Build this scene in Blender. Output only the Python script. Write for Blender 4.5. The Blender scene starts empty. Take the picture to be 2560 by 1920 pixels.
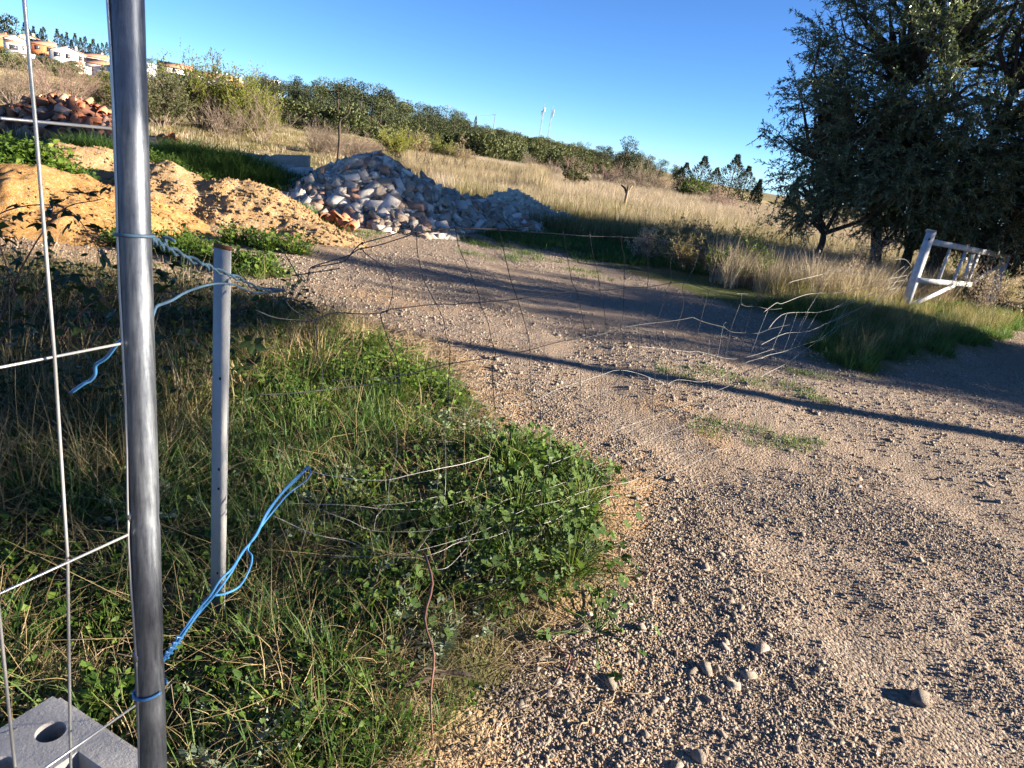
import bpy, bmesh, math, random
import numpy as np
from mathutils import Vector, Matrix

R_ = math.radians
scene = bpy.context.scene
COL = scene.collection
rng = np.random.default_rng(11)
random.seed(11)

# ------------------------------------------------------------------ camera
CAM_H = 1.5
cd = bpy.data.cameras.new("camera")
cd.sensor_width = 36.0
cd.lens = 1775.0 / 2560.0 * 36.0
cd.clip_start = 0.02
cd.clip_end = 6000.0
camo = bpy.data.objects.new("camera", cd)
COL.objects.link(camo)
_p, _r = R_(18.8), R_(9.5)
_f = Vector((0, math.cos(_p), -math.sin(_p)))
_u0 = Vector((0, math.sin(_p), math.cos(_p)))
_x0 = Vector((1, 0, 0))
_x = _x0 * math.cos(_r) + _u0 * math.sin(_r)
_u = -_x0 * math.sin(_r) + _u0 * math.cos(_r)
camo.matrix_world = Matrix(((_x.x, _u.x, -_f.x, 0), (_x.y, _u.y, -_f.y, 0), (_x.z, _u.z, -_f.z, CAM_H), (0, 0, 0, 1)))
scene.camera = camo

# ------------------------------------------------------------------ sky, sun, exposure
SUN_EL, SUN_AZ = R_(14.0), R_(91.5)          # azimuth clockwise from +Y
world = bpy.data.worlds.new("World")
scene.world = world
world.use_nodes = True
wn = world.node_tree
for n in list(wn.nodes):
    wn.nodes.remove(n)
sky = wn.nodes.new("ShaderNodeTexSky")
sky.sky_type = 'NISHITA'
sky.sun_disc = False
sky.sun_elevation = SUN_EL
sky.sun_rotation = SUN_AZ
sky.altitude = 3000
sky.air_density = 0.7
sky.dust_density = 0.0
sky.ozone_density = 5.0
hs = wn.nodes.new("ShaderNodeHueSaturation")
hs.inputs['Saturation'].default_value = 1.02
bg = wn.nodes.new("ShaderNodeBackground")
bg.inputs['Strength'].default_value = 0.05
wo = wn.nodes.new("ShaderNodeOutputWorld")
wn.links.new(sky.outputs[0], hs.inputs['Color'])
wn.links.new(hs.outputs[0], bg.inputs[0])
wn.links.new(bg.outputs[0], wo.inputs[0])

sd = bpy.data.lights.new("sun", 'SUN')
sd.energy = 5.0
sd.angle = R_(0.53)
sd.color = (1.0, 0.86, 0.69)
so = bpy.data.objects.new("sun", sd)
COL.objects.link(so)
_sun = Vector((math.sin(SUN_AZ) * math.cos(SUN_EL), math.cos(SUN_AZ) * math.cos(SUN_EL), math.sin(SUN_EL)))
so.rotation_euler = (-_sun).to_track_quat('-Z', 'Y').to_euler()
so.location = (30, 0, 20)

scene.view_settings.view_transform = 'Standard'
scene.view_settings.look = 'None'
scene.view_settings.exposure = 2.38
scene.view_settings.gamma = 1.0
scene.view_settings.use_curve_mapping = False
scene.render.engine = 'CYCLES'
cy = scene.cycles
cy.max_bounces = 6
cy.diffuse_bounces = 3
cy.glossy_bounces = 3
cy.transmission_bounces = 4
cy.transparent_max_bounces = 4
cy.caustics_reflective = False
cy.caustics_refractive = False
cy.use_adaptive_sampling = True
cy.adaptive_threshold = 0.015

# ------------------------------------------------------------------ helpers: noise
def _hash(ix, iy, seed):
    ix = ix.astype(np.int64)
    iy = iy.astype(np.int64)
    h = (ix * 374761393 + iy * 668265263 + seed * 1274126177) & 0xFFFFFFFF
    h = ((h ^ (h >> 13)) * 1274126177) & 0xFFFFFFFF
    h = h ^ (h >> 16)
    return (h & 0xFFFF) / 65535.0

def vnoise(x, y, seed=0):
    ix, iy = np.floor(x), np.floor(y)
    fx, fy = x - ix, y - iy
    fx = fx * fx * (3 - 2 * fx)
    fy = fy * fy * (3 - 2 * fy)
    a = _hash(ix, iy, seed); b = _hash(ix + 1, iy, seed)
    c = _hash(ix, iy + 1, seed); d = _hash(ix + 1, iy + 1, seed)
    return (a + (b - a) * fx) * (1 - fy) + (c + (d - c) * fx) * fy

def fbm(x, y, seed=0, octv=4, gain=0.5):
    x = np.asarray(x, float); y = np.asarray(y, float)
    s, a, tot = 0, 1.0, 0
    for i in range(octv):
        s = s + a * (vnoise(x * 2 ** i + 17.3 * i, y * 2 ** i - 9.1 * i, seed + i) - 0.5) * 2
        tot += a
        a *= gain
    return s / tot

def sstep(a, b, x):
    t = np.clip((x - a) / (b - a), 0, 1)
    return t * t * (3 - 2 * t)

# ------------------------------------------------------------------ helpers: polygons of the plan
def in_poly(x, y, poly):
    x = np.asarray(x); y = np.asarray(y)
    inside = np.zeros(x.shape, bool)
    n = len(poly)
    for i in range(n):
        x1, y1 = poly[i]; x2, y2 = poly[(i + 1) % n]
        c = ((y1 > y) != (y2 > y)) & (x < (x2 - x1) * (y - y1) / (y2 - y1 + 1e-12) + x1)
        inside ^= c
    return inside

def poly_dist(x, y, poly):
    """signed distance to a polygon, positive inside"""
    d = np.full(np.shape(x), 1e9)
    n = len(poly)
    for i in range(n):
        x1, y1 = poly[i]; x2, y2 = poly[(i + 1) % n]
        dx, dy = x2 - x1, y2 - y1
        t = np.clip(((x - x1) * dx + (y - y1) * dy) / (dx * dx + dy * dy + 1e-12), 0, 1)
        d = np.minimum(d, np.hypot(x - x1 - t * dx, y - y1 - t * dy))
    return np.where(in_poly(x, y, poly), d, -d)

VERGE_LEFT = [(-0.10, -3), (-0.08, 1.2), (0.03, 1.54), (0.16, 1.83), (0.29, 2.02), (0.45, 2.34), (0.52, 2.8), (0.55, 3.2), (0.31, 3.44), (-0.02, 3.57),
              (-0.32, 4.24), (-0.86, 4.8), (-1.36, 5.1), (-1.91, 5.2), (-2.44, 5.4), (-2.99, 5.5), (-4.2, 5.2), (-9, 4.6), (-14, 4), (-14, -3)]
TRACK = [(-0.08, -6), (-0.08, 1.2), (0.03, 1.54), (0.16, 1.83), (0.29, 2.02), (0.45, 2.34), (0.52, 2.8), (0.55, 3.2), (0.31, 3.44), (-0.02, 3.57),
         (-0.32, 4.24), (-0.86, 4.97), (-1.36, 5.2), (-1.91, 5.3), (-2.44, 5.5), (-2.99, 5.6), (-4.2, 5.4), (-9, 5.2), (-9, 9), (-5, 10.5), (-3.2, 10.9), (-2.2, 11.2), (-1.33, 12.6),
         (-0.26, 11.57), (1.03, 11.26), (1.51, 9.91), (2.19, 9.08), (3.0, 8.7), (3.3, 7.8), (2.75, 6.6), (3.1, 6.3), (4.19, 7.28), (5.95, 9.2), (8.33, 12.0), (14, 18), (30, 30), (40, 30), (40, -6)]

# ------------------------------------------------------------------ terrain height
_AZ = np.array([-180, -60, -38, -30, -24, -18, -10, -3, 5, 12, 20, 45, 180.0])
_RR = np.array([0, 35, 60, 90, 130, 170, 220, 280, 340, 500, 1000, 3000.0])
_ZZ = np.array([
    [0, 0, 0, 0, 0, 0, 0, 0, 0, 0, 0, -30],
    [0, 0, 0, 0, 0, 0, 0, 1, 2, 4, 4, -30],
    [0, -.1, 0, 0, 0, -.2, 0, 3.2, 5.2, 6, 6, -30],
    [0, -.1, 0, 0, -.1, -.3, -.1, 2.9, 4.6, 6, 9, -30],
    [0, -.1, -.2, -.4, -.4, -.4, -.2, 1.4, 2.2, 5, 17, -30],
    [0, -.1, -.3, -.8, -.2, 1, 2, 2.2, 2, 0, -4, -30],
    [0, -.1, -.4, -1.3, -.8, .3, 1.1, 1.2, 0, -5, -12, -30],
    [0, -.1, -.4, -1.6, -1.6, -.6, .6, 1.2, .5, -5, -14, -40],
    [0, -.1, -.4, -1.8, -2.2, -1.5, -.6, .2, -.5, -6, -16, -50],
    [0, 0, -.4, -2, -3, -3, -2.5, -2.2, -3, -8, -18, -55],
    [0, 0, -.4, -2.2, -4, -5, -6, -7, -8, -12, -20, -55],
    [0, 0, -.3, -1.8, -3.5, -5, -6, -7, -8, -12, -20, -55],
    [0, 0, 0, 0, 0, 0, 0, 0, 0, 0, 0, -30]])

def terrain(x, y):
    x = np.asarray(x, float); y = np.asarray(y, float)
    r = np.hypot(x, y)
    az = np.degrees(np.arctan2(x, y))
    cols = np.stack([np.interp(r, _RR, row) for row in _ZZ])
    i = np.clip(np.searchsorted(_AZ, az) - 1, 0, len(_AZ) - 2)
    t = np.clip((az - _AZ[i]) / (_AZ[i + 1] - _AZ[i]), 0, 1)
    t = t * t * (3 - 2 * t)
    cf = cols.reshape(len(_AZ), -1)
    k = np.arange(cf.shape[1])
    ii, tt = i.ravel(), t.ravel()
    z = cf[ii, k] * (1 - tt) + cf[ii + 1, k] * tt
    return z.reshape(x.shape)

def ground(x, y):
    x = np.asarray(x, float); y = np.asarray(y, float)
    r = np.hypot(x, y)
    z = terrain(x, y)
    fade = 1 - sstep(40, 90, r)
    dT = poly_dist(x, y, TRACK)
    trk = sstep(-0.15, 0.35, dT)
    z = z + (0.022 * fbm(x * .7, y * .7, 3, 3) + (0.014 - 0.006 * trk) * fbm(x * 3, y * 3, 5, 3) + 0.006 * fbm(x * 13, y * 13, 7, 2)) * fade
    z = z + 0.03 * (1 - trk) * fade
    # wheel ruts along the track and the raised verge by the gate
    for off in (2.0, 3.55):
        z = z - .013 * np.exp(-((x + .27 * y - off + .12 * fbm(y * .6, y * 0 + off, 12, 2)) / .24) ** 2) * trk * (1 - sstep(9, 12, r))
    z = z + 0.16 * np.exp(-(((x - 4.4) / 1.5) ** 2 + ((y - 8.6) / 1.3) ** 2)) * (1 - trk)
    z = z + 0.5 * fbm(x * .03, y * .03, 9, 3) * sstep(50, 140, r)
    return z

def gz(x, y):
    return float(ground(np.array([x]), np.array([y]))[0])

# ------------------------------------------------------------------ helpers: meshes
def np_mesh(name, V, faces, mats=(), mat_idx=None, smooth=False):
    """faces: list of int arrays (M,k)"""
    me = bpy.data.meshes.new(name)
    V = np.asarray(V, np.float32)
    faces = [np.asarray(f, np.int32) for f in faces if len(f)]
    me.vertices.add(len(V))
    me.vertices.foreach_set("co", V.ravel())
    nl = sum(f.size for f in faces)
    npol = sum(len(f) for f in faces)
    me.loops.add(nl)
    me.loops.foreach_set("vertex_index", np.concatenate([f.ravel() for f in faces]))
    me.polygons.add(npol)
    tot = np.concatenate([np.full(len(f), f.shape[1], np.int32) for f in faces])
    start = np.concatenate([[0], np.cumsum(tot)[:-1]]).astype(np.int32)
    me.polygons.foreach_set("loop_start", start)
    me.polygons.foreach_set("loop_total", tot)
    if mat_idx is not None:
        me.polygons.foreach_set("material_index", np.asarray(mat_idx, np.int32))
    if smooth:
        me.polygons.foreach_set("use_smooth", np.ones(npol, bool))
    for m in mats:
        me.materials.append(m)
    me.update(calc_edges=True)
    return me

class MB:
    """collects shapes, builds one mesh"""
    def __init__(self):
        self.V, self.F, self.M, self.n = [], {}, {}, 0
    def add(self, V, F, mi=0):
        V = np.asarray(V, float)
        for f in (F if isinstance(F, list) else [F]):
            f = np.asarray(f)
            if len(f) == 0: continue
            k = f.shape[1]
            self.F.setdefault(k, []).append(f + self.n)
            self.M.setdefault(k, []).append(np.full(len(f), mi))
        self.V.append(V)
        self.n += len(V)
        return self
    def box(self, c, s, mat=None, mi=0):
        sx, sy, sz = s[0] / 2, s[1] / 2, s[2] / 2
        V = np.array([(-sx, -sy, -sz), (sx, -sy, -sz), (sx, sy, -sz), (-sx, sy, -sz), (-sx, -sy, sz), (sx, -sy, sz), (sx, sy, sz), (-sx, sy, sz)])
        if mat is not None: V = V @ np.array(mat).T
        return self.add(V + np.array(c), np.array([(0, 3, 2, 1), (4, 5, 6, 7), (0, 1, 5, 4), (1, 2, 6, 5), (2, 3, 7, 6), (3, 0, 4, 7)]), mi)
    def bar(self, a, b, w, d, up=(0, 0, 1), mi=0):
        """rectangular bar from a to b: width w across, depth d"""
        a = np.array(a, float); b = np.array(b, float)
        z = b - a; L = np.linalg.norm(z); z /= L
        x = np.cross(np.array(up, float), z)
        if np.linalg.norm(x) < 1e-5: x = np.cross(np.array((0, 1., 0)), z)
        x /= np.linalg.norm(x); y = np.cross(z, x)
        Rm = np.stack([x, y, z], axis=1)
        return self.box((a + b) / 2, (w, d, L), Rm, mi)
    def tube(self, P, r, sides=6, mi=0, cap=True):
        P = np.asarray(P, float)
        r = np.broadcast_to(np.asarray(r, float), (len(P),))
        T = np.gradient(P, axis=0)
        T /= np.linalg.norm(T, axis=1)[:, None] + 1e-12
        ref = np.array((0, 0, 1.)) if abs(T[0][2]) < .9 else np.array((1., 0, 0))
        n = np.cross(T[0], ref); n /= np.linalg.norm(n)
        V = []
        for i in range(len(P)):
            n = n - T[i] * (n @ T[i]); n /= np.linalg.norm(n) + 1e-12
            b = np.cross(T[i], n)
            a = np.arange(sides) * 2 * math.pi / sides
            V.append(P[i] + r[i] * (np.cos(a)[:, None] * n + np.sin(a)[:, None] * b))
        V = np.concatenate(V)
        k = np.arange(sides); k2 = (k + 1) % sides
        F = np.concatenate([np.stack([i * sides + k, i * sides + k2, (i + 1) * sides + k2, (i + 1) * sides + k], 1) for i in range(len(P) - 1)])
        fl = [F]
        if cap:
            c0 = len(V); V = np.concatenate([V, P[[0, -1]]])
            m = (len(P) - 1) * sides
            fl.append(np.concatenate([np.stack([k2, k, np.full(sides, c0)], 1), np.stack([m + k, m + k2, np.full(sides, c0 + 1)], 1)]))
        return self.add(V, fl, mi)
    def mesh(self, name, mats, smooth=False):
        ks = sorted(self.F)
        F = [np.concatenate(self.F[k]) for k in ks]
        M = np.concatenate([np.concatenate(self.M[k]) for k in ks])
        return np_mesh(name, np.concatenate(self.V), F, mats if isinstance(mats, (list, tuple)) else [mats], M, smooth)
    def build(self, name, mats, parent=None, smooth=False):
        return obj(name, self.mesh(name, mats, smooth), parent)

def obj(name, me, parent=None, loc=None, rot=None, scl=None):
    o = bpy.data.objects.new(name, me)
    COL.objects.link(o)
    if parent is not None: o.parent = parent
    if loc is not None: o.location = loc
    if rot is not None: o.rotation_euler = rot
    if scl is not None: o.scale = scl if hasattr(scl, '__len__') else (scl,) * 3
    return o

def tag(o, label=None, cat=None, group=None, kind=None):
    if label: o['label'] = label
    if cat: o['category'] = cat
    if group: o['group'] = group
    if kind: o['kind'] = kind
    return o

def thing(name, label, cat, loc=(0, 0, 0), rotz=0.0, group=None):
    o = bpy.data.objects.new(name, None)
    COL.objects.link(o)
    o.empty_display_size = 0.1
    o.location = loc
    o.rotation_euler = (0, 0, rotz)
    return tag(o, label, cat, group)

def copy_tree(o, parent=None):
    c = o.copy()
    COL.objects.link(c)
    c.parent = parent
    for ch in o.children:
        copy_tree(ch, c)
    return c

def tubes_np(P, R, sides=3):
    """P (N,K,3), R (N,K): many thin tubes at once"""
    P = np.asarray(P, float); N, K, _ = P.shape
    D = P[:, -1] - P[:, 0]
    D /= np.linalg.norm(D, axis=1)[:, None] + 1e-9
    ref = np.where(np.abs(D[:, 2:3]) < .9, np.array([[0, 0, 1.]]), np.array([[1., 0, 0]]))
    n = np.cross(D, ref); n /= np.linalg.norm(n, axis=1)[:, None] + 1e-9
    b = np.cross(D, n)
    a = np.arange(sides) * 2 * math.pi / sides
    ring = np.cos(a)[None, :, None] * n[:, None, :] + np.sin(a)[None, :, None] * b[:, None, :]
    V = P[:, :, None, :] + np.asarray(R)[:, :, None, None] * ring[:, None, :, :]
    base = (np.arange(N) * K * sides)[:, None, None]
    j = (np.arange(K - 1) * sides)[None, :, None]
    k = np.arange(sides)[None, None, :]; k2 = (k + 1) % sides
    F = np.stack([base + j + k, base + j + k2, base + j + sides + k2, base + j + sides + k], -1).reshape(-1, 4)
    return V.reshape(-1, 3), F

def ribbons_np(P, W, side):
    """P (N,K,3) centre lines, W (N,K) half widths, side (N,3)"""
    N, K, _ = P.shape
    V = np.stack([P - side[:, None] * W[..., None], P + side[:, None] * W[..., None]], 2)
    base = (np.arange(N) * K * 2)[:, None]
    j = (np.arange(K - 1) * 2)[None, :]
    F = np.stack([base + j, base + j + 1, base + j + 3, base + j + 2], -1).reshape(-1, 4)
    return V.reshape(-1, 3), F

def blades_np(base, az, h, w, bend, segs=4, twist=None, rg=rng):
    """grass blades: base (N,3), azimuth of lean, height, half width, bend 0..1.5"""
    N = len(base)
    t = np.linspace(0, 1, segs + 1)[None, :]
    L = h[:, None]
    ang = bend[:, None] * t
    up = L * np.cumsum(np.cos(ang), 1) / (segs + 1)
    out = L * np.cumsum(np.sin(ang), 1) / (segs + 1)
    up = up - up[:, :1]; out = out - out[:, :1]
    d = np.stack([np.cos(az), np.sin(az), np.zeros(N)], 1)
    P = base[:, None] + d[:, None] * out[..., None] + np.array([0, 0, 1.]) * up[..., None]
    sa = az + math.pi / 2 + (rg.normal(0, .5, N) if twist is None else twist)
    side = np.stack([np.cos(sa), np.sin(sa), np.zeros(N)], 1)
    W = w[:, None] * np.clip(1 - t ** 2.2, 0.04, 1)
    return ribbons_np(P, W, side)

def leaves_np(pos, dirv, L, W, rg=rng, droop=0.0):
    """lanceolate leaf quads folded along the middle: base, side, tip, side (2 tris)"""
    N = len(pos)
    d = dirv / (np.linalg.norm(dirv, axis=1)[:, None] + 1e-9)
    r = rg.normal(size=(N, 3))
    s = np.cross(d, r); s /= np.linalg.norm(s, axis=1)[:, None] + 1e-9
    nrm = np.cross(s, d)
    L = np.broadcast_to(L, (N,)); W = np.broadcast_to(W, (N,))
    tip = pos + d * L[:, None] - np.array([0, 0, 1.]) * (L * droop)[:, None]
    mid = pos + d * (L * .45)[:, None] + nrm * (W * .25)[:, None]
    V = np.stack([pos, mid + s * (W / 2)[:, None], tip, mid - s * (W / 2)[:, None]], 1).reshape(-1, 3)
    b = np.arange(N)[:, None] * 4
    return V, b + np.array([[0, 1, 2, 3]])

def rot_z(V, a):
    c, s = math.cos(a), math.sin(a)
    return V @ np.array([[c, -s, 0], [s, c, 0], [0, 0, 1.]]).T

# ------------------------------------------------------------------ helpers: materials
def new_mat(name):
    m = bpy.data.materials.new(name)
    m.use_nodes = True
    nt = m.node_tree
    for n in list(nt.nodes): nt.nodes.remove(n)
    out = nt.nodes.new("ShaderNodeOutputMaterial")
    return m, nt, out

def N(nt, t, **kw):
    n = nt.nodes.new(t)
    for k, v in kw.items():
        if k in n.inputs.keys(): n.inputs[k].default_value = v
        else: setattr(n, k, v)
    return n

def ramp(nt, fac, stops):
    r = nt.nodes.new("ShaderNodeValToRGB")
    el = r.color_ramp.elements
    while len(el) < len(stops): el.new(0.5)
    for e, (p, c) in zip(el, stops):
        e.position = p; e.color = (*c, 1)
    nt.links.new(fac, r.inputs[0])
    return r.outputs[0]

def mixc(nt, fac, a, b, mode='MIX'):
    m = nt.nodes.new("ShaderNodeMix"); m.data_type = 'RGBA'; m.blend_type = mode
    for s, v in ((m.inputs[0], fac), (m.inputs[6], a), (m.inputs[7], b)):
        if isinstance(v, (int, float)): s.default_value = v
        elif isinstance(v, tuple): s.default_value = (*v, 1)
        else: nt.links.new(v, s)
    return m.outputs[2]

def solid(name, c1, c2=None, scale=8.0, rough=0.8, metal=0.0, bump=0.0, bscale=None, rand=0.0, detail=6, spec=0.3, coords='Object'):
    """rough solid with two-colour noise, per-object or per-island random brightness and bump"""
    m, nt, out = new_mat(name)
    b = N(nt, "ShaderNodeBsdfPrincipled", Roughness=rough, Metallic=metal)
    b.inputs['Specular IOR Level'].default_value = spec
    tc = N(nt, "ShaderNodeTexCoord")
    nz = N(nt, "ShaderNodeTexNoise", Scale=scale, Detail=detail, Roughness=0.65)
    nt.links.new(tc.outputs[coords], nz.inputs['Vector'])
    c = ramp(nt, nz.outputs[0], [(0.3, c1), (0.7, c2 or c1)])
    if rand:
        oi = N(nt, "ShaderNodeObjectInfo"); ge = N(nt, "ShaderNodeNewGeometry")
        ad = N(nt, "ShaderNodeMath", operation='ADD'); fr = N(nt, "ShaderNodeMath", operation='FRACT')
        nt.links.new(oi.outputs['Random'], ad.inputs[0]); nt.links.new(ge.outputs['Random Per Island'], ad.inputs[1])
        nt.links.new(ad.outputs[0], fr.inputs[0])
        mr = N(nt, "ShaderNodeMapRange"); mr.inputs[3].default_value = 1 - rand; mr.inputs[4].default_value = 1 + rand
        nt.links.new(fr.outputs[0], mr.inputs[0])
        hv = N(nt, "ShaderNodeHueSaturation"); nt.links.new(mr.outputs[0], hv.inputs['Value']); nt.links.new(c, hv.inputs['Color'])
        c = hv.outputs[0]
    nt.links.new(c, b.inputs['Base Color'])
    if bump:
        n2 = N(nt, "ShaderNodeTexNoise", Scale=bscale or scale * 4, Detail=5.0, Roughness=0.7)
        nt.links.new(tc.outputs[coords], n2.inputs['Vector'])
        bp = N(nt, "ShaderNodeBump", Strength=min(1.0, bump), Distance=0.02)
        nt.links.new(n2.outputs[0], bp.inputs['Height'])
        nt.links.new(bp.outputs[0], b.inputs['Normal'])
    nt.links.new(b.outputs[0], out.inputs[0])
    return m

def leafy(name, stops, trans=0.35, rough=0.55, spec=0.25, tcol=1.25, tblue=0.55):
    """leaf or blade: colour by random leaf and random plant, light passes through"""
    m, nt, out = new_mat(name)
    ge = N(nt, "ShaderNodeNewGeometry"); oi = N(nt, "ShaderNodeObjectInfo")
    a = N(nt, "ShaderNodeMath", operation='MULTIPLY_ADD')
    nt.links.new(ge.outputs['Random Per Island'], a.inputs[0]); a.inputs[1].default_value = 0.55
    b_ = N(nt, "ShaderNodeMath", operation='MULTIPLY'); b_.inputs[1].default_value = 0.45
    nt.links.new(oi.outputs['Random'], b_.inputs[0]); nt.links.new(b_.outputs[0], a.inputs[2])
    c = ramp(nt, a.outputs[0], stops)
    p = N(nt, "ShaderNodeBsdfPrincipled", Roughness=rough)
    p.inputs['Specular IOR Level'].default_value = spec
    nt.links.new(c, p.inputs['Base Color'])
    t = N(nt, "ShaderNodeBsdfTranslucent")
    tc = mixc(nt, 1.0, c, (tcol, tcol * 1.01, tblue * tcol), 'MULTIPLY')
    nt.links.new(tc, t.inputs[0])
    mx = N(nt, "ShaderNodeMixShader"); mx.inputs[0].default_value = trans
    nt.links.new(p.outputs[0], mx.inputs[1]); nt.links.new(t.outputs[0], mx.inputs[2])
    nt.links.new(mx.outputs[0], out.inputs[0])
    return m

# ------------------------------------------------------------------ helpers: scattering of stuff
_gn_cache = {}
def scatter(name, label, cat, P, rot, scl, idx, protos, group=None):
    """one stuff object: proto meshes instanced on points by geometry nodes"""
    P = np.asarray(P, np.float32); n = len(P)
    hid = bpy.data.collections.new(name + "_shapes")
    for i, me in enumerate(protos):
        po = bpy.data.objects.new("%s_shape_%02d" % (name, i), me)
        hid.objects.link(po)
    me = bpy.data.meshes.new(name)
    me.vertices.add(n)
    me.vertices.foreach_set("co", P.ravel())
    a = me.attributes.new("rot", 'FLOAT_VECTOR', 'POINT'); a.data.foreach_set("vector", np.asarray(rot, np.float32).ravel())
    scl = np.asarray(scl, np.float32)
    if scl.ndim == 1: scl = np.repeat(scl[:, None], 3, 1)
    a = me.attributes.new("scl", 'FLOAT_VECTOR', 'POINT'); a.data.foreach_set("vector", scl.ravel())
    a = me.attributes.new("idx", 'INT', 'POINT'); a.data.foreach_set("value", np.asarray(idx, np.int32))
    for m in protos[0].materials: me.materials.append(m)
    ng = bpy.data.node_groups.new(name, 'GeometryNodeTree')
    ng.interface.new_socket("Geometry", in_out='INPUT', socket_type='NodeSocketGeometry')
    ng.interface.new_socket("Geometry", in_out='OUTPUT', socket_type='NodeSocketGeometry')
    gi = ng.nodes.new("NodeGroupInput"); go = ng.nodes.new("NodeGroupOutput")
    ci = ng.nodes.new("GeometryNodeCollectionInfo"); ci.inputs[0].default_value = hid
    ci.inputs['Separate Children'].default_value = True; ci.inputs['Reset Children'].default_value = True
    ip = ng.nodes.new("GeometryNodeInstanceOnPoints")
    ip.inputs['Pick Instance'].default_value = True
    def attr(nm, typ):
        k = ng.nodes.new("GeometryNodeInputNamedAttribute"); k.data_type = typ; k.inputs[0].default_value = nm
        return k.outputs[0]
    L = ng.links.new
    L(gi.outputs[0], ip.inputs['Points']); L(ci.outputs[0], ip.inputs['Instance'])
    L(attr("idx", 'INT'), ip.inputs['Instance Index'])
    L(attr("rot", 'FLOAT_VECTOR'), ip.inputs['Rotation'])
    L(attr("scl", 'FLOAT_VECTOR'), ip.inputs['Scale'])
    L(ip.outputs[0], go.inputs[0])
    o = obj(name, me)
    md = o.modifiers.new("scatter", 'NODES'); md.node_group = ng
    tag(o, label, cat, group, 'stuff')
    return o

def rand_in(n, x0, x1, y0, y1, test=None, rg=rng):
    """n random points of a rectangle that pass test(x, y)"""
    out, tot = [], 0
    for _ in range(60):
        x = rg.uniform(x0, x1, n * 2); y = rg.uniform(y0, y1, n * 2)
        if test is not None:
            k = test(x, y); x, y = x[k], y[k]
        out.append(np.stack([x, y], 1)); tot += len(x)
        if tot >= n: break
    return np.concatenate(out)[:n]

def on_ground(xy, dz=0.0):
    return np.column_stack([xy, ground(xy[:, 0], xy[:, 1]) + dz])

def yaw(n, tilt=0.0, rg=rng):
    return np.column_stack([rg.normal(0, tilt, n) if tilt else np.zeros(n), rg.normal(0, tilt, n) if tilt else np.zeros(n), rg.uniform(0, 6.283, n)])

def polar(az, r):
    """plan position by compass bearing from the gateway and distance"""
    a = R_(az)
    return r * math.sin(a), r * math.cos(a)

# ------------------------------------------------------------------ materials
def ground_mat():
    m, nt, out = new_mat("earth_and_gravel")
    L = nt.links.new
    at = N(nt, "ShaderNodeAttribute", attribute_name="zone")
    sp = N(nt, "ShaderNodeSeparateColor"); L(at.outputs['Color'], sp.inputs[0])
    tc = N(nt, "ShaderNodeTexCoord"); co = tc.outputs['Object']
    def noise(s, d=5, r=.6):
        n = N(nt, "ShaderNodeTexNoise", Scale=s, Detail=float(d), Roughness=r); L(co, n.inputs['Vector']); return n.outputs[0]
    def voro(s, feat='F1', o='Distance'):
        n = N(nt, "ShaderNodeTexVoronoi", Scale=s, feature=feat); L(co, n.inputs['Vector']); return n.outputs[o]
    earth = ramp(nt, noise(5, 8, .7), [(0.3, (.075, .055, .033)), (0.55, (.15, .105, .06)), (0.75, (.22, .155, .085))])
    v1 = voro(95, 'F1', 'Color')
    sv = N(nt, "ShaderNodeSeparateColor"); L(v1, sv.inputs[0])
    peb = ramp(nt, sv.outputs[0], [(0.0, (.14, .11, .085)), (.45, (.228, .188, .15)), (.8, (.312, .265, .215)), (1.0, (.43, .37, .305))])
    fine = ramp(nt, noise(160, 3), [(.3, (.195, .152, .112)), (.7, (.315, .252, .19))])
    mott = noise(2.2, 6, .65)
    grav = mixc(nt, ramp(nt, mott, [(.38, (0, 0, 0)), (.62, (1, 1, 1))]), fine, peb)
    grav = mixc(nt, 1.0, grav, ramp(nt, noise(.8, 4), [(.3, (.88, .86, .84)), (.7, (1.1, 1.06, 1.02))]), 'MULTIPLY')
    ochre = ramp(nt, noise(9, 8, .7), [(.3, (.27, .17, .09)), (.7, (.40, .275, .16))])
    green = ramp(nt, noise(14, 6, .7), [(.3, (.045, .06, .018)), (.7, (.11, .13, .04))])
    dry = ramp(nt, noise(.35, 9, .7), [(.3, (.14, .125, .055)), (.5, (.25, .19, .09)), (.7, (.33, .25, .13))])
    c = mixc(nt, at.outputs['Alpha'], earth, dry)
    c = mixc(nt, sp.outputs[0], c, grav)
    c = mixc(nt, sp.outputs[2], c, ochre)
    c = mixc(nt, sp.outputs[1], c, green)
    b = N(nt, "ShaderNodeBsdfPrincipled", Roughness=.92); b.inputs['Specular IOR Level'].default_value = .15
    L(c, b.inputs['Base Color'])
    vh = voro(75); vh2 = voro(190)
    a1 = N(nt, "ShaderNodeMath", operation='MULTIPLY_ADD'); L(vh2, a1.inputs[0]); a1.inputs[1].default_value = .35; L(vh, a1.inputs[2])
    a2 = N(nt, "ShaderNodeMath", operation='MULTIPLY_ADD'); L(noise(30, 6, .7), a2.inputs[0]); a2.inputs[1].default_value = -1.0; L(a1.outputs[0], a2.inputs[2])
    bp = N(nt, "ShaderNodeBump", Strength=.8, Distance=.012); bp.invert = True
    L(a2.outputs[0], bp.inputs['Height']); L(bp.outputs[0], b.inputs['Normal'])
    L(b.outputs[0], out.inputs[0])
    return m

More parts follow.
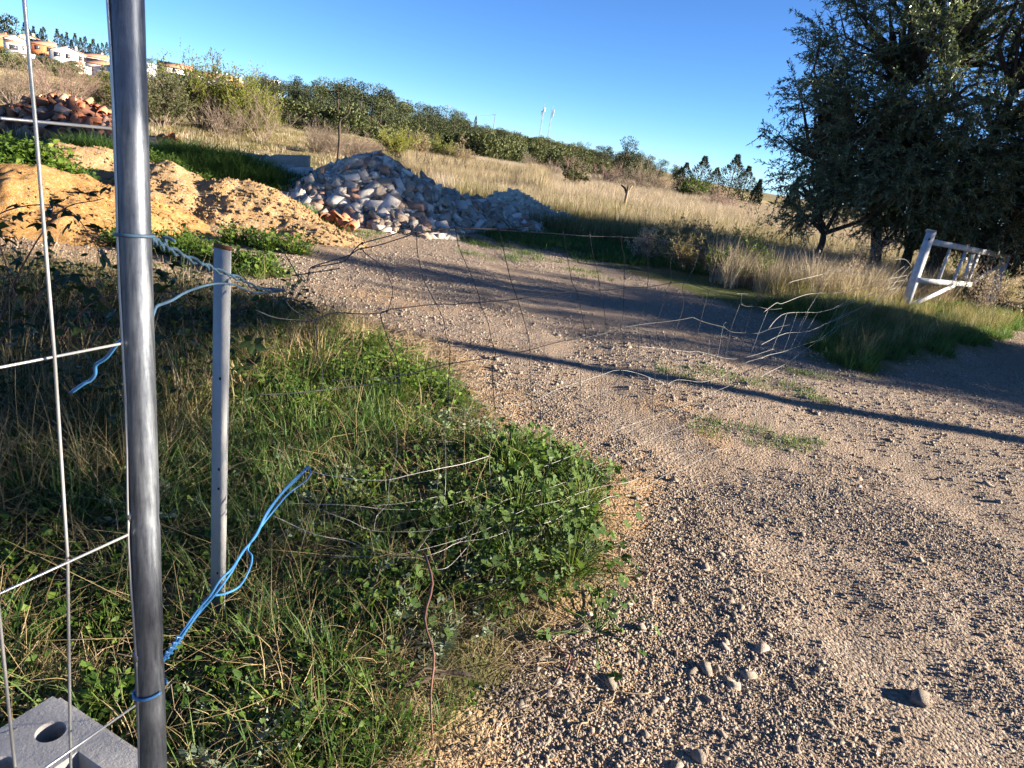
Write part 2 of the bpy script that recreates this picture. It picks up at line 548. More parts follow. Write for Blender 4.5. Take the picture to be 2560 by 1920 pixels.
M = {}
M['ground'] = ground_mat()
M['stone'] = solid("grey_beige_stone", (.19, .155, .122), (.31, .262, .212), scale=3, rough=.85, bump=.3, bscale=20, rand=.32, coords='Object')
M['stone_big'] = solid("dull_limestone", (.21, .176, .14), (.34, .29, .235), scale=2.5, rough=.9, bump=.6, bscale=12, rand=.3, detail=9)
M['galv'] = solid("galvanised_steel", (.13, .145, .17), (.22, .24, .265), scale=14, rough=.36, metal=.85, bump=.06, bscale=60, spec=.5)
def galv_mat():
    m, nt, out = new_mat("streaky_galvanised_steel"); L = nt.links.new
    tc = N(nt, "ShaderNodeTexCoord"); mp = N(nt, "ShaderNodeMapping"); mp.inputs['Scale'].default_value = (1, 1, .03)
    L(tc.outputs['Object'], mp.inputs[0])
    n1 = N(nt, "ShaderNodeTexNoise", Scale=170.0, Detail=4.0, Roughness=.7); L(mp.outputs[0], n1.inputs['Vector'])
    n2 = N(nt, "ShaderNodeTexNoise", Scale=22.0, Detail=6.0, Roughness=.7); L(tc.outputs['Object'], n2.inputs['Vector'])
    p = N(nt, "ShaderNodeBsdfPrincipled", Metallic=.8)
    c1 = ramp(nt, n1.outputs[0], [(.3, (.07, .085, .11)), (.7, (.19, .21, .235))]); c2 = ramp(nt, n2.outputs[0], [(.3, (.75, .75, .77)), (.7, (1.15, 1.15, 1.15))])
    L(mixc(nt, 1.0, c1, c2, 'MULTIPLY'), p.inputs['Base Color'])
    rr = N(nt, "ShaderNodeMapRange"); rr.inputs[3].default_value = .34; rr.inputs[4].default_value = .62; L(n1.outputs[0], rr.inputs[0]); L(rr.outputs[0], p.inputs['Roughness'])
    bp = N(nt, "ShaderNodeBump", Strength=.25, Distance=.002); L(n2.outputs[0], bp.inputs['Height']); L(bp.outputs[0], p.inputs['Normal'])
    L(p.outputs[0], out.inputs[0]); return m
M['post'] = galv_mat()
M['wire_bright'] = solid("bright_zinc_wire", (.36, .38, .385), (.46, .47, .47), scale=30, rough=.35, metal=.55, spec=.5)
M['wire_dark'] = solid("backlit_dark_wire", (.03, .03, .033), (.07, .07, .075), scale=8, rough=.5, metal=.3)  # darkened copy of the fence wire: its backlit look is put into the colour
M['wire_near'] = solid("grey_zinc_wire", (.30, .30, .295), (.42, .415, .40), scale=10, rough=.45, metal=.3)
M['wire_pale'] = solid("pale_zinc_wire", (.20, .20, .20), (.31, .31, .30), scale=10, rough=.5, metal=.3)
M['blue'] = solid("blue_coated_wire", (.03, .13, .30), (.055, .20, .42), scale=20, rough=.35, spec=.5)
M['blue_dull'] = solid("dull_blue_wire", (.045, .09, .14), (.075, .14, .20), scale=20, rough=.45)
M['flat'] = solid("grey_painted_steel", (.27, .285, .29), (.36, .37, .37), scale=9, rough=.5, bump=.12, bscale=45)
M['hole'] = solid("dark_hole", (.02, .02, .02), rough=.9)
M['rust'] = solid("rusty_steel", (.10, .045, .025), (.18, .08, .04), scale=40, rough=.9)
M['concrete'] = solid("grey_concrete", (.29, .29, .285), (.40, .395, .38), scale=7, rough=.9, bump=.25, bscale=90)
M['white_paint'] = solid("chipped_white_paint", (.30, .32, .34), (.50, .51, .51), scale=12, rough=.55, bump=.12, bscale=30)
M['grass'] = leafy("green_grass", [(0, (.018, .052, .012)), (.35, (.045, .10, .024)), (.7, (.10, .17, .045)), (1, (.23, .26, .09))], trans=.32)
M['grass_dark'] = leafy("dark_green_grass", [(0, (.02, .055, .012)), (.5, (.04, .09, .018)), (1, (.08, .13, .03))], trans=.35)
M['straw'] = leafy("dry_straw", [(0, (.055, .045, .022)), (.4, (.19, .15, .072)), (.75, (.36, .285, .15)), (1, (.54, .45, .28))], trans=.2, tblue=.7, rough=.6)
M['field'] = leafy("dry_field_grass", [(0, (.15, .115, .072)), (.3, (.29, .235, .165)), (.7, (.42, .35, .26)), (1, (.54, .465, .36))], trans=.25, tblue=.85, rough=.7)
M['field_green'] = leafy("half_dry_grass", [(0, (.08, .08, .03)), (.4, (.17, .155, .065)), (.8, (.28, .235, .12)), (1, (.42, .345, .2))], trans=.3, tblue=.7, rough=.6)
M['mallow'] = leafy("broad_green_leaf", [(0, (.026, .058, .016)), (.4, (.05, .095, .026)), (.8, (.095, .15, .04)), (1, (.19, .22, .06))], trans=.33, rough=.65, spec=.15)
M['weed'] = leafy("weed_leaf", [(0, (.025, .06, .012)), (.4, (.06, .12, .02)), (.8, (.13, .20, .03)), (1, (.22, .26, .05))], trans=.4)
M['thistle'] = leafy("grey_green_thistle", [(0, (.08, .12, .075)), (.5, (.15, .20, .13)), (1, (.27, .32, .23))], trans=.2, rough=.6)
M['bramble'] = leafy("bramble_leaf", [(0, (.018, .035, .012)), (.6, (.035, .06, .02)), (1, (.08, .08, .025))], trans=.2, rough=.45)
M['bramble_stem'] = solid("bramble_stem", (.10, .045, .04), (.16, .08, .06), scale=20, rough=.7)
M['olive'] = leafy("silver_green_leaf", [(0, (.048, .074, .036)), (.5, (.098, .136, .070)), (.85, (.18, .22, .135)), (1, (.30, .33, .23))], trans=.32, rough=.36, spec=.5)
M['bark'] = solid("grey_brown_bark", (.035, .027, .021), (.085, .066, .050), scale=14, rough=.95, bump=.5, bscale=25)
M['bark_pale'] = solid("pale_twig", (.26, .20, .15), (.36, .29, .22), scale=6, rough=.9, rand=.2)
M['twig_grey'] = solid("grey_twig", (.14, .108, .083), (.24, .188, .148), scale=6, rough=.9, rand=.25)
M['twig_pink'] = solid("pinkish_twig", (.18, .12, .10), (.29, .20, .17), scale=6, rough=.9, rand=.2)
M['dead_stem'] = solid("dead_stem", (.17, .125, .08), (.34, .265, .175), scale=30, rough=.9, rand=.25)
M['pine'] = leafy("pine_needles", [(0, (.018, .026, .012)), (.45, (.045, .06, .023)), (.85, (.09, .108, .042)), (1, (.125, .14, .055))], trans=.1, rough=.7)
M['pine_deep'] = leafy("deep_green_needles", [(0, (.012, .019, .010)), (.5, (.030, .042, .018)), (.9, (.058, .072, .03)), (1, (.08, .092, .04))], trans=.08, rough=.7)
M['pine_dark'] = leafy("dark_conifer", [(0, (.012, .018, .008)), (.6, (.028, .036, .014)), (1, (.06, .062, .025))], trans=.1, rough=.7)
M['scrub'] = leafy("hill_scrub", [(0, (.035, .048, .02)), (.5, (.075, .092, .035)), (1, (.13, .135, .06))], trans=.15, rough=.7)
M['willow'] = leafy("yellow_green_bush", [(0, (.09, .12, .02)), (.5, (.17, .20, .035)), (1, (.28, .28, .07))], trans=.4)
M['reed'] = leafy("yellow_reed", [(0, (.14, .115, .065)), (.5, (.27, .22, .13)), (1, (.40, .33, .22))], trans=.25, tblue=.8)
M['conc_grey'] = solid("broken_concrete", (.33, .295, .245), (.50, .45, .385), scale=7, rough=.92, bump=.5, bscale=25, rand=.2)
M['plaster'] = solid("white_plaster", (.54, .49, .42), (.70, .645, .565), scale=6, rough=.9, bump=.4, bscale=25, rand=.12)
M['brownconc'] = solid("brown_mortar", (.32, .235, .165), (.47, .36, .265), scale=7, rough=.92, bump=.5, bscale=25, rand=.2)
M['pinkbrick'] = solid("dusty_brick", (.30, .16, .105), (.40, .25, .18), scale=9, rough=.92, bump=.4, bscale=30, rand=.2)
M['darkdebris'] = solid("dark_debris", (.17, .14, .11), (.27, .225, .18), scale=9, rough=.95, bump=.6, bscale=20)
M['rebar'] = solid("dark_scrap", (.05, .03, .022), (.12, .065, .045), scale=9, rough=.9, rand=.2)
M['tile'] = solid("terracotta_tile", (.36, .125, .06), (.50, .21, .11), scale=6, rough=.85, bump=.25, bscale=30, rand=.25)
M['tile_pale'] = solid("pale_terracotta_tile", (.50, .27, .17), (.58, .36, .25), scale=6, rough=.85, bump=.25, bscale=30, rand=.2)
M['tile_dark'] = solid("blackened_tile", (.10, .05, .035), (.2, .09, .055), scale=6, rough=.85, bump=.25, bscale=30, rand=.2)
M['limestone'] = solid("pale_limestone", (.48, .42, .33), (.62, .56, .46), scale=5, rough=.9, bump=.4, bscale=25, rand=.15)
def heap_mat(name, a, b, c):
    m, nt, out = new_mat(name)
    tc = N(nt, "ShaderNodeTexCoord"); L = nt.links.new
    n1 = N(nt, "ShaderNodeTexNoise", Scale=2.2, Detail=9.0, Roughness=.72); L(tc.outputs['Object'], n1.inputs['Vector'])
    n2 = N(nt, "ShaderNodeTexVoronoi", Scale=38.0); L(tc.outputs['Object'], n2.inputs['Vector'])
    sp = N(nt, "ShaderNodeSeparateColor"); L(n2.outputs['Color'], sp.inputs[0])
    col = ramp(nt, n1.outputs[0], [(.3, a), (.7, b)])
    st = ramp(nt, sp.outputs[0], [(.72, (0, 0, 0)), (.8, (1, 1, 1))])
    col = mixc(nt, st, col, c)
    p = N(nt, "ShaderNodeBsdfPrincipled", Roughness=.95); p.inputs['Specular IOR Level'].default_value = .1
    L(col, p.inputs['Base Color'])
    n3 = N(nt, "ShaderNodeTexNoise", Scale=20.0, Detail=9.0, Roughness=.75); L(tc.outputs['Object'], n3.inputs['Vector'])
    bp = N(nt, "ShaderNodeBump", Strength=1.0, Distance=.07); L(n3.outputs[0], bp.inputs['Height']); L(bp.outputs[0], p.inputs['Normal'])
    L(p.outputs[0], out.inputs[0])
    return m
M['sand_ochre'] = heap_mat("ochre_sand", (.36, .19, .065), (.52, .30, .115), (.46, .31, .16))
M['sand_tan'] = heap_mat("tan_gravel_soil", (.37, .23, .10), (.52, .345, .175), (.44, .35, .24))
M['house_white'] = solid("white_render", (.72, .70, .66), (.80, .78, .74), scale=.6, rough=.85)
M['house_cream'] = solid("cream_render", (.66, .56, .34), (.72, .62, .40), scale=.6, rough=.85)
M['house_yellow'] = solid("yellow_render", (.62, .40, .16), (.68, .46, .20), scale=.6, rough=.85)
M['house_orange'] = solid("orange_render", (.50, .16, .065), (.58, .20, .085), scale=.6, rough=.85)
M['house_pink'] = solid("faded_pink_render", (.62, .48, .40), (.69, .55, .46), scale=.6, rough=.85)
M['house_roof'] = solid("clay_roof", (.36, .18, .11), (.46, .26, .17), scale=3, rough=.9, bump=.4, bscale=8)
M['window'] = solid("dark_window", (.03, .035, .045), (.06, .065, .08), scale=1, rough=.2, spec=.5)
M['mast'] = solid("pale_steel_mast", (.30, .31, .32), (.40, .40, .40), scale=1, rough=.6)
M['pole'] = solid("old_pole", (.16, .12, .09), (.24, .19, .14), scale=8, rough=.9)

# ------------------------------------------------------------------ the ground sheet (split into earth and gravel track)
def build_ground():
    fine = np.arange(-52, 52.01, .26)
    coarse = np.concatenate([np.arange(-180, -52, 4.0), fine, np.arange(54, 180, 4.0)])
    azs = np.radians(coarse)
    rr = [0.3]
    while rr[-1] < 4000: rr.append(rr[-1] * 1.0135 + 0.002)
    rr = np.array(rr)
    Rg, Ag = np.meshgrid(rr, azs, indexing='ij')
    x = (Rg * np.sin(Ag)).ravel(); y = (Rg * np.cos(Ag)).ravel()
    z = ground(x, y)
    V = np.column_stack([x, y, z])
    nr, na = len(rr), len(azs)
    i = np.arange(nr - 1)[:, None]; j = np.arange(na)[None, :]; j2 = (j + 1) % na
    F = np.stack([i * na + j, (i + 1) * na + j, (i + 1) * na + j2, i * na + j2], -1).reshape(-1, 4)[:, ::-1]
    V = np.concatenate([V, [[0, 0, gz(0, 0)]]])
    T = np.stack([np.arange(na), (np.arange(na) + 1) % na, np.full(na, len(V) - 1)], 1)[:, ::-1]
    x, y = V[:, 0], V[:, 1]
    r = np.hypot(x, y); az = np.degrees(np.arctan2(x, y))
    nb = fbm(x * 1.5, y * 1.5, 31, 4) * .45 + fbm(x * 6, y * 6, 33, 2) * .12
    dT = poly_dist(x, y, TRACK) + nb * .6
    grav = sstep(-.1, .25, dT)
    dV = poly_dist(x, y, VERGE_LEFT)
    ochre = np.exp(-((dV + .2) / .26) ** 2) * sstep(-.55, .0, nb + .05) * sstep(6, 4.5, r)
    ochre = np.maximum(ochre, .8 * np.exp(-(((x + 1.1) / .9) ** 2 + ((y - 6.2) / .45) ** 2)) * sstep(-.1, .2, nb))
    ochre = np.maximum(ochre, .75 * sstep(.25, .5, fbm(x * .9, y * .9, 41, 4)) * sstep(7, 5, r))
    for hx, hy, hr in ((-5.2, 7.3, 2.2), (-4.0, 9.3, 2.0)):
        ochre = np.maximum(ochre, np.clip(1.3 - np.hypot(x - hx, y - hy) / hr, 0, 1) * .9)
    green = (1 - grav) * sstep(-.1, .35, fbm(x * .8, y * .8, 51, 4) + .15) * sstep(30, 12, r)
    green = np.maximum(green, sstep(.1, .5, fbm(x * 1.3, y * 1.3, 53, 4) + .25) * np.exp(-(((x - .8) / 2.6) ** 2 + ((y - 13.0) / 1.6) ** 2)))
    dryf = sstep(12, 18, r) * (1 - grav)
    far_green = sstep(-.05, .3, fbm(x * .02, y * .02, 61, 5)) * sstep(70, 110, r)
    green = np.maximum(green, far_green * .7)
    zone = np.column_stack([grav, green, ochre, dryf]).astype(np.float32)
    cen = V[F].mean(1)
    trk = (poly_dist(cen[:, 0], cen[:, 1], TRACK) + (fbm(cen[:, 0] * 3, cen[:, 1] * 3, 35, 3)) * .12 > 0) & (np.hypot(cen[:, 0], cen[:, 1]) < 45)
    def part(name, Fs, kindlabel):
        allv = np.unique(np.concatenate([f.ravel() for f in Fs]))
        mp = np.full(len(V), -1); mp[allv] = np.arange(len(allv))
        me = np_mesh(name, V[allv], [mp[f] for f in Fs], [M['ground']], smooth=True)
        a = me.attributes.new("zone", 'FLOAT_COLOR', 'POINT'); a.data.foreach_set("color", zone[allv].ravel())
        o = obj(name, me); tag(o, kindlabel, name.replace('_', ' '), None, 'structure')
    part("ground", [F[~trk]], "brown earth and dry hill land rolling away behind the yard")
    part("gravel_track", [F[trk], T], "stony gravel track crossing the gateway")
build_ground()

# ------------------------------------------------------------------ stone shapes
def hull(points):
    bm = bmesh.new()
    vs = [bm.verts.new(p) for p in points]
    r = bmesh.ops.convex_hull(bm, input=vs)
    junk = [v for v in bm.verts if not v.link_faces]
    if junk: bmesh.ops.delete(bm, geom=junk, context='VERTS')
    bm.verts.index_update()
    V = np.array([v.co[:] for v in bm.verts]); F = [[v.index for v in f.verts] for f in bm.faces]
    bm.free()
    tri = np.array([f for f in F if len(f) == 3]); quad = np.array([f for f in F if len(f) == 4])
    return V, [f for f in (tri, quad) if len(f)]

def rock(seed, n=14, s=(1, .8, .55)):
    r = np.random.default_rng(seed)
    p = r.normal(size=(n, 3)); p /= np.linalg.norm(p, axis=1)[:, None]
    p *= r.uniform(.75, 1.1, (n, 1))
    V, F = hull(p * np.array(s) * .5)
    return V, F

def slab(seed, n=6, th=.22, asp=.7):
    """broken flat fragment: irregular polygon with thickness"""
    r = np.random.default_rng(seed)
    a = np.sort((np.arange(n) + r.uniform(-.35, .35, n)) * 2 * math.pi / n)
    rad = r.uniform(.35, .55, n)
    top = np.column_stack([np.cos(a) * rad, np.sin(a) * rad * asp, np.full(n, th / 2)])
    bot = top.copy(); bot[:, 2] = -th / 2; bot[:, :2] *= r.uniform(.85, 1.05, (n, 1))
    return hull(np.concatenate([top, bot]))

def block(seed, s=(1, .7, .42), j=.13):
    """angular lump: a box with knocked corners"""
    r = np.random.default_rng(seed)
    c = np.array([(x, y, z) for x in (-.5, .5) for y in (-.5, .5) for z in (-.5, .5)])
    p = np.concatenate([c + r.uniform(-j, j, c.shape), c * np.array((1, .6, .8)) + r.uniform(-j, j, c.shape)])
    p = p[r.random(16) > .18]
    return hull(p * np.array(s))

def tile_shape(seed, L=.40, w=.17, th=.014, broken=True):
    """half-round clay tile, snapped off unevenly at one end"""
    r = np.random.default_rng(seed)
    ns, nl = 7, 3
    a = np.linspace(.12, math.pi - .12, ns)
    V, F = [], []
    ends = (r.uniform(.45, 1.0) if broken else 1.0) * L
    for rad in (w / 2, w / 2 - th):
        for i in range(nl):
            t = i / (nl - 1)
            for k, aa in enumerate(a):
                ln = ends * t + (r.uniform(-.03, .03) if (i == nl - 1 and broken) else 0)
                tp = 1 - .18 * t
                V.append((math.cos(aa) * rad * tp, ln - L * .3, math.sin(aa) * rad * tp - w * .2))
    V = np.array(V); n1 = ns * nl
    for i in range(nl - 1):
        for k in range(ns - 1):
            q = [i * ns + k, i * ns + k + 1, (i + 1) * ns + k + 1, (i + 1) * ns + k]
            F.append(q[::-1]); F.append([v + n1 for v in q])
    def strip(idx, flip):
        for u, v in zip(idx[:-1], idx[1:]):
            q = [u, v, v + n1, u + n1]
            F.append(q[::-1] if flip else q)
    strip(list(range(ns)), False); strip([(nl - 1) * ns + k for k in range(ns)], True)
    strip([i * ns for i in range(nl)], True); strip([i * ns + ns - 1 for i in range(nl)], False)
    return V, [np.array(F)]

# ------------------------------------------------------------------ temporary fence panel at the gateway
fence = thing("temporary_fence", "galvanised temporary fence panel with thick round post set in a concrete foot", "fence", (-.496, .915, .0))
fl = np.array(fence.location)
ptop, pbot = np.array((-.594, 1.035, 1.593)), np.array((-.511, .933, .379))
pd = (ptop - pbot) / np.linalg.norm(ptop - pbot)
zt = lambda z: pbot + pd * ((z - pbot[2]) / pd[2])
mb = MB()
zz = np.array([.12, .45, .575, .60, .625, .83, .845, .87, 1.2, 1.6, 2.05])
rad = np.array([.0225, .0225, .0225, .0205, .0225, .0225, .0212, .0225, .0225, .0225, .0225])
mb.tube([zt(z) - fl for z in zz], rad, 28)
mb.build("post", M['post'], fence, True)
# weld marks where the wires were pressed on
for z in (.602, .856):
    mb = MB(); c = zt(z) + np.array((-.012, -.019, 0)) - fl
    V, F = rock(int(z * 1000), 20, (.012, .009, .03)); mb.add(V + c, F); mb.build("weld", M['galv'], fence, True)
pside = np.array((-.013, -.0215, 0))
def fence_wire(pts, r, nm):
    mb = MB(); mb.tube([np.array(p) - fl for p in pts], r, 8); mb.build(nm, M['wire_bright'], fence, True)
pax = np.array((.389, .921, 0)); pax /= np.linalg.norm(pax)
hz = [1.428, 1.130, .826, .515, .26]
for z in hz:
    e = zt(z) + pside - pax * .002
    fence_wire([e, e - pax * .12, e - pax * .5, e - pax * 1.4], .0020, "horizontal_wire")
# the wire pressed along the post, and the free uprights of the panel
fence_wire([zt(z) + pside * (.93 + .04 * math.sin(z * 9)) + np.array((.002 * math.sin(z * 14), 0, 0)) for z in np.linspace(.17, 2.0, 24)], .0021, "vertical_wire")
for pts in ([(-.607, .856, 2.0), (-.606, .858, 1.56), (-.604, .862, 1.429), (-.601, .869, 1.132), (-.600, .872, .82), (-.605, .860, .429), (-.607, .855, .2)],
            [(-.640, .78, 2.0), (-.639, .782, 1.3), (-.638, .782, .788), (-.637, .784, .505), (-.637, .785, .2)]):
    fence_wire([np.array(p) + np.array((-.003, .0012, 0)) for p in pts], .0023, "vertical_wire")
for k in range(2, 12):
    b0 = np.array((-.605, .86, 0)) - pax * (.085 * k)
    fence_wire([b0 + (0, 0, 2.0), b0 + (0, 0, 1.0), b0 + (0, 0, .2)], .0023, "vertical_wire")

# concrete foot of the fence
def concrete_foot():
    u = np.array((.92, -.39, 0)); u /= np.linalg.norm(u); v = np.array((-u[1], u[0], 0)) * -1
    corner = np.array((-.875, 1.205, 0))
    Lx, Wy, Hz = .68, .24, .185
    def solid_box(x0, x1, y0, y1, z0, z1, bev):
        bm = bmesh.new()
        bmesh.ops.create_cube(bm, size=1)
        for q in bm.verts: q.co = Vector((x0 + (q.co.x + .5) * (x1 - x0), y0 + (q.co.y + .5) * (y1 - y0), z0 + (q.co.z + .5) * (z1 - z0)))
        if bev: bmesh.ops.bevel(bm, geom=[e for e in bm.edges], offset=bev, segments=3, affect='EDGES')
        me = bpy.data.meshes.new("foot"); bm.to_mesh(me); bm.free(); return me
    body = bpy.data.objects.new("foot_body", solid_box(0, Lx, 0, Wy, -.02, Hz, .016)); COL.objects.link(body)
    cutters = []
    for hx, hy in ((.10, .075), (.105, .178), (.58, .075), (.58, .17)):
        bm = bmesh.new(); bmesh.ops.create_cone(bm, cap_ends=True, segments=32, radius1=.024, radius2=.029, depth=.26)
        for q in bm.verts: q.co += Vector((hx, hy, Hz - .06))
        me = bpy.data.meshes.new("cut"); bm.to_mesh(me); bm.free(); cutters.append(bpy.data.objects.new("cut", me))
    for x0, x1, y0, y1 in ((.185, .40, .075, .165),):
        cutters.append(bpy.data.objects.new("cut", solid_box(x0, x1, y0, y1, Hz - .09, Hz + .05, .0)))
    for c in cutters:
        COL.objects.link(c)
        md = body.modifiers.new("cut", 'BOOLEAN'); md.operation = 'DIFFERENCE'; md.object = c; md.solver = 'EXACT'
    dg = bpy.context.evaluated_depsgraph_get(); dg.update()
    me = bpy.data.meshes.new_from_object(body.evaluated_get(dg)); me.name = "concrete_foot"
    for c in cutters + [body]: bpy.data.objects.remove(c)
    me.materials.clear(); me.materials.append(M['concrete'])
    o = obj("concrete_block", me)
    o.matrix_world = Matrix(((u[0], v[0], 0, corner[0]), (u[1], v[1], 0, corner[1]), (0, 0, 1, gz(-.6, 1.0) - .005), (0, 0, 0, 1)))
    tag(o, "grey concrete fence foot with round holes under the galvanised post", "concrete block")
concrete_foot()

# ------------------------------------------------------------------ blue tie wires
def smooth_path(P, n=4):
    P = np.asarray(P, float)
    out = []
    Q = np.concatenate([[2 * P[0] - P[1]], P, [2 * P[-1] - P[-2]]])
    for i in range(1, len(Q) - 2):
        p0, p1, p2, p3 = Q[i - 1:i + 3]
        for t in np.arange(n) / n:
            out.append(.5 * ((2 * p1) + (-p0 + p2) * t + (2 * p0 - 5 * p1 + 4 * p2 - p3) * t * t + (-p0 + 3 * p1 - 3 * p2 + p3) * t ** 3))
    out.append(P[-1])
    return np.array(out)

def coil(path, r, turns, ph=0.0):
    """a strand winding round a path"""
    P = smooth_path(path, 6); n = len(P)
    T = np.gradient(P, axis=0); T /= np.linalg.norm(T, axis=1)[:, None]
    a = np.cross(T, (0, 0, 1.)); a /= np.linalg.norm(a, axis=1)[:, None]; b = np.cross(T, a)
    th = np.linspace(0, turns * 2 * math.pi, n) + ph
    return P + r * (np.cos(th)[:, None] * a + np.sin(th)[:, None] * b)

up_path = [(-.563, 1.034, 1.28), (-.58, 1.083, 1.266), (-.594, 1.13, 1.25), (-.626, 1.226, 1.224), (-.658, 1.351, 1.186), (-.688, 1.485, 1.146), (-.705, 1.562, 1.122), (-.707, 1.648, 1.094), (-.716, 1.752, 1.06), (-.719, 1.845, 1.023), (-.705, 1.991, .987)]
w = thing("tie_wire", "dull blue twisted wire from the galvanised post past the flat post to the mesh", "wire", (-.563, 1.034, 1.28))
wl = np.array(w.location)
def strand(parent, loc, path, r, mat, nm="strand"):
    mb = MB(); mb.tube(np.asarray(path) - loc, r, 7); return mb.build(nm, M[mat], parent, True)
strand(w, wl, coil(up_path, .0035, 9), .0028, 'blue_dull')
strand(w, wl, coil(up_path, .0035, 9, math.pi) - (0, 0, .004), .0028, 'blue_dull')
c0 = zt(1.285); ring = [c0 + .0255 * (math.cos(a) * np.array((1, 0, .10)) + math.sin(a) * np.array((0, 1, -.12))) for a in np.linspace(.9, .9 + 6.283, 26)]
strand(w, wl, ring, .0026, 'blue_dull', "wrap")
strand(w, wl, smooth_path([(-.594, 1.138, 1.25), (-.591, 1.131, 1.258), (-.591, 1.123, 1.266), (-.585, 1.124, 1.266), (-.576, 1.123, 1.264), (-.571, 1.123, 1.261)], 3), .0026, 'blue_dull', "curled_end")
kn = coil([(-.712, 1.93, 1.003), (-.705, 1.97, .992), (-.70, 2.0, .985)], .010, 6)
strand(w, wl, kn, .0028, 'blue_dull', "knot")
w = thing("tie_wire", "dull blue wire looping over the flat post down to the galvanised post", "wire", (-.557, 1.02, 1.167))
wl = np.array(w.location)
strand(w, wl, smooth_path([(-.55, 1.01, 1.16), (-.564, 1.05, 1.17), (-.59, 1.119, 1.156), (-.624, 1.218, 1.136), (-.656, 1.329, 1.122), (-.69, 1.47, 1.101), (-.708, 1.57, 1.085), (-.713, 1.63, 1.074), (-.711, 1.665, 1.066), (-.713, 1.698, 1.057), (-.716, 1.84, 1.009), (-.702, 2.002, .989)]), .0026, 'blue_dull')
w = thing("tie_wire", "loose blue wire end hanging behind the mesh panel above the dry grass", "wire", (-.601, 1.022, 1.119))
wl = np.array(w.location)
strand(w, wl, smooth_path([(-.575, .985, 1.135), (-.601, 1.022, 1.119), (-.614, 1.028, 1.107), (-.638, 1.04, 1.078), (-.658, 1.044, 1.061), (-.663, 1.049, 1.043), (-.675, 1.054, 1.028), (-.685, 1.052, 1.021), (-.709, 1.055, 1.0)]), .003, 'blue')
w = thing("tie_wire", "bright blue twisted wire running from the foot of the galvanised post to the sagging mesh", "wire", (-.551, .955, .535))
wl = np.array(w.location)
b1 = [(-.547, .952, .535), (-.528, .944, .548), (-.541, 1.008, .521), (-.551, 1.076, .503), (-.558, 1.137, .495), (-.567, 1.207, .483), (-.574, 1.285, .465), (-.583, 1.356, .456), (-.585, 1.425, .442), (-.591, 1.508, .439), (-.589, 1.581, .436), (-.591, 1.651, .455), (-.584, 1.732, .474), (-.567, 1.81, .488), (-.549, 1.859, .507)]
b2 = [(-.546, .954, .528), (-.526, .95, .543), (-.54, 1.014, .519), (-.547, 1.066, .504), (-.556, 1.136, .493), (-.563, 1.206, .482), (-.578, 1.284, .462), (-.569, 1.346, .428), (-.563, 1.421, .399), (-.572, 1.503, .393), (-.585, 1.547, .398), (-.605, 1.57, .403), (-.595, 1.623, .434), (-.586, 1.712, .447), (-.577, 1.779, .457), (-.551, 1.836, .471), (-.542, 1.863, .486), (-.55, 1.869, .504), (-.56, 1.858, .503)]
b3 = [(-.553, 1.081, .5), (-.549, 1.096, .5), (-.555, 1.147, .493), (-.563, 1.215, .478), (-.569, 1.294, .46), (-.58, 1.404, .441), (-.591, 1.497, .435), (-.59, 1.583, .44), (-.59, 1.655, .466), (-.578, 1.747, .487), (-.561, 1.825, .501), (-.551, 1.858, .504)]
for P_ in (b1, b2, b3): strand(w, wl, smooth_path(P_), .0027, 'blue')
strand(w, wl, coil([(-.545, 1.04, .512), (-.549, 1.075, .503), (-.553, 1.11, .498)], .006, 4), .0026, 'blue', "knot")
c0 = zt(.53); strand(w, wl, [c0 + .0255 * (math.cos(a) * np.array((1, 0, .3)) + math.sin(a) * np.array((0, 1, 0))) for a in np.linspace(.5, 5.9, 22)], .0026, 'blue', "wrap")

# ------------------------------------------------------------------ flat steel post
fp = thing("flat_steel_post", "flat grey steel post with bolt holes, rusty at its tip", "post", (-.739, 1.711, 0))
a, b = np.array((0, 0, -.05)), np.array((0, -.031, 1.145))
mb = MB(); mb.bar(a, b, .046, .006, up=(0.25, 1, 0)); o = mb.build("bar", M['flat'], fp)
mb = MB(); mb.bar(b, b + np.array((0, -.0005, .009)), (.0465), .007, up=(0.25, 1, 0)); mb.build("rusty_tip", M['rust'], fp)
fn = np.array((.25, -1, 0)); fn /= np.linalg.norm(fn)
for t in (.955, .72, .50, .45, .22):
    p = a + (b - a) * t + (0, 0, 0)
    mb = MB(); mb.tube([p + fn * .0030, p + fn * .0042], .0042 if t < .9 else .0055, 14); mb.build("bolt_hole", M['hole'] if t < .9 else M['limestone'], fp)

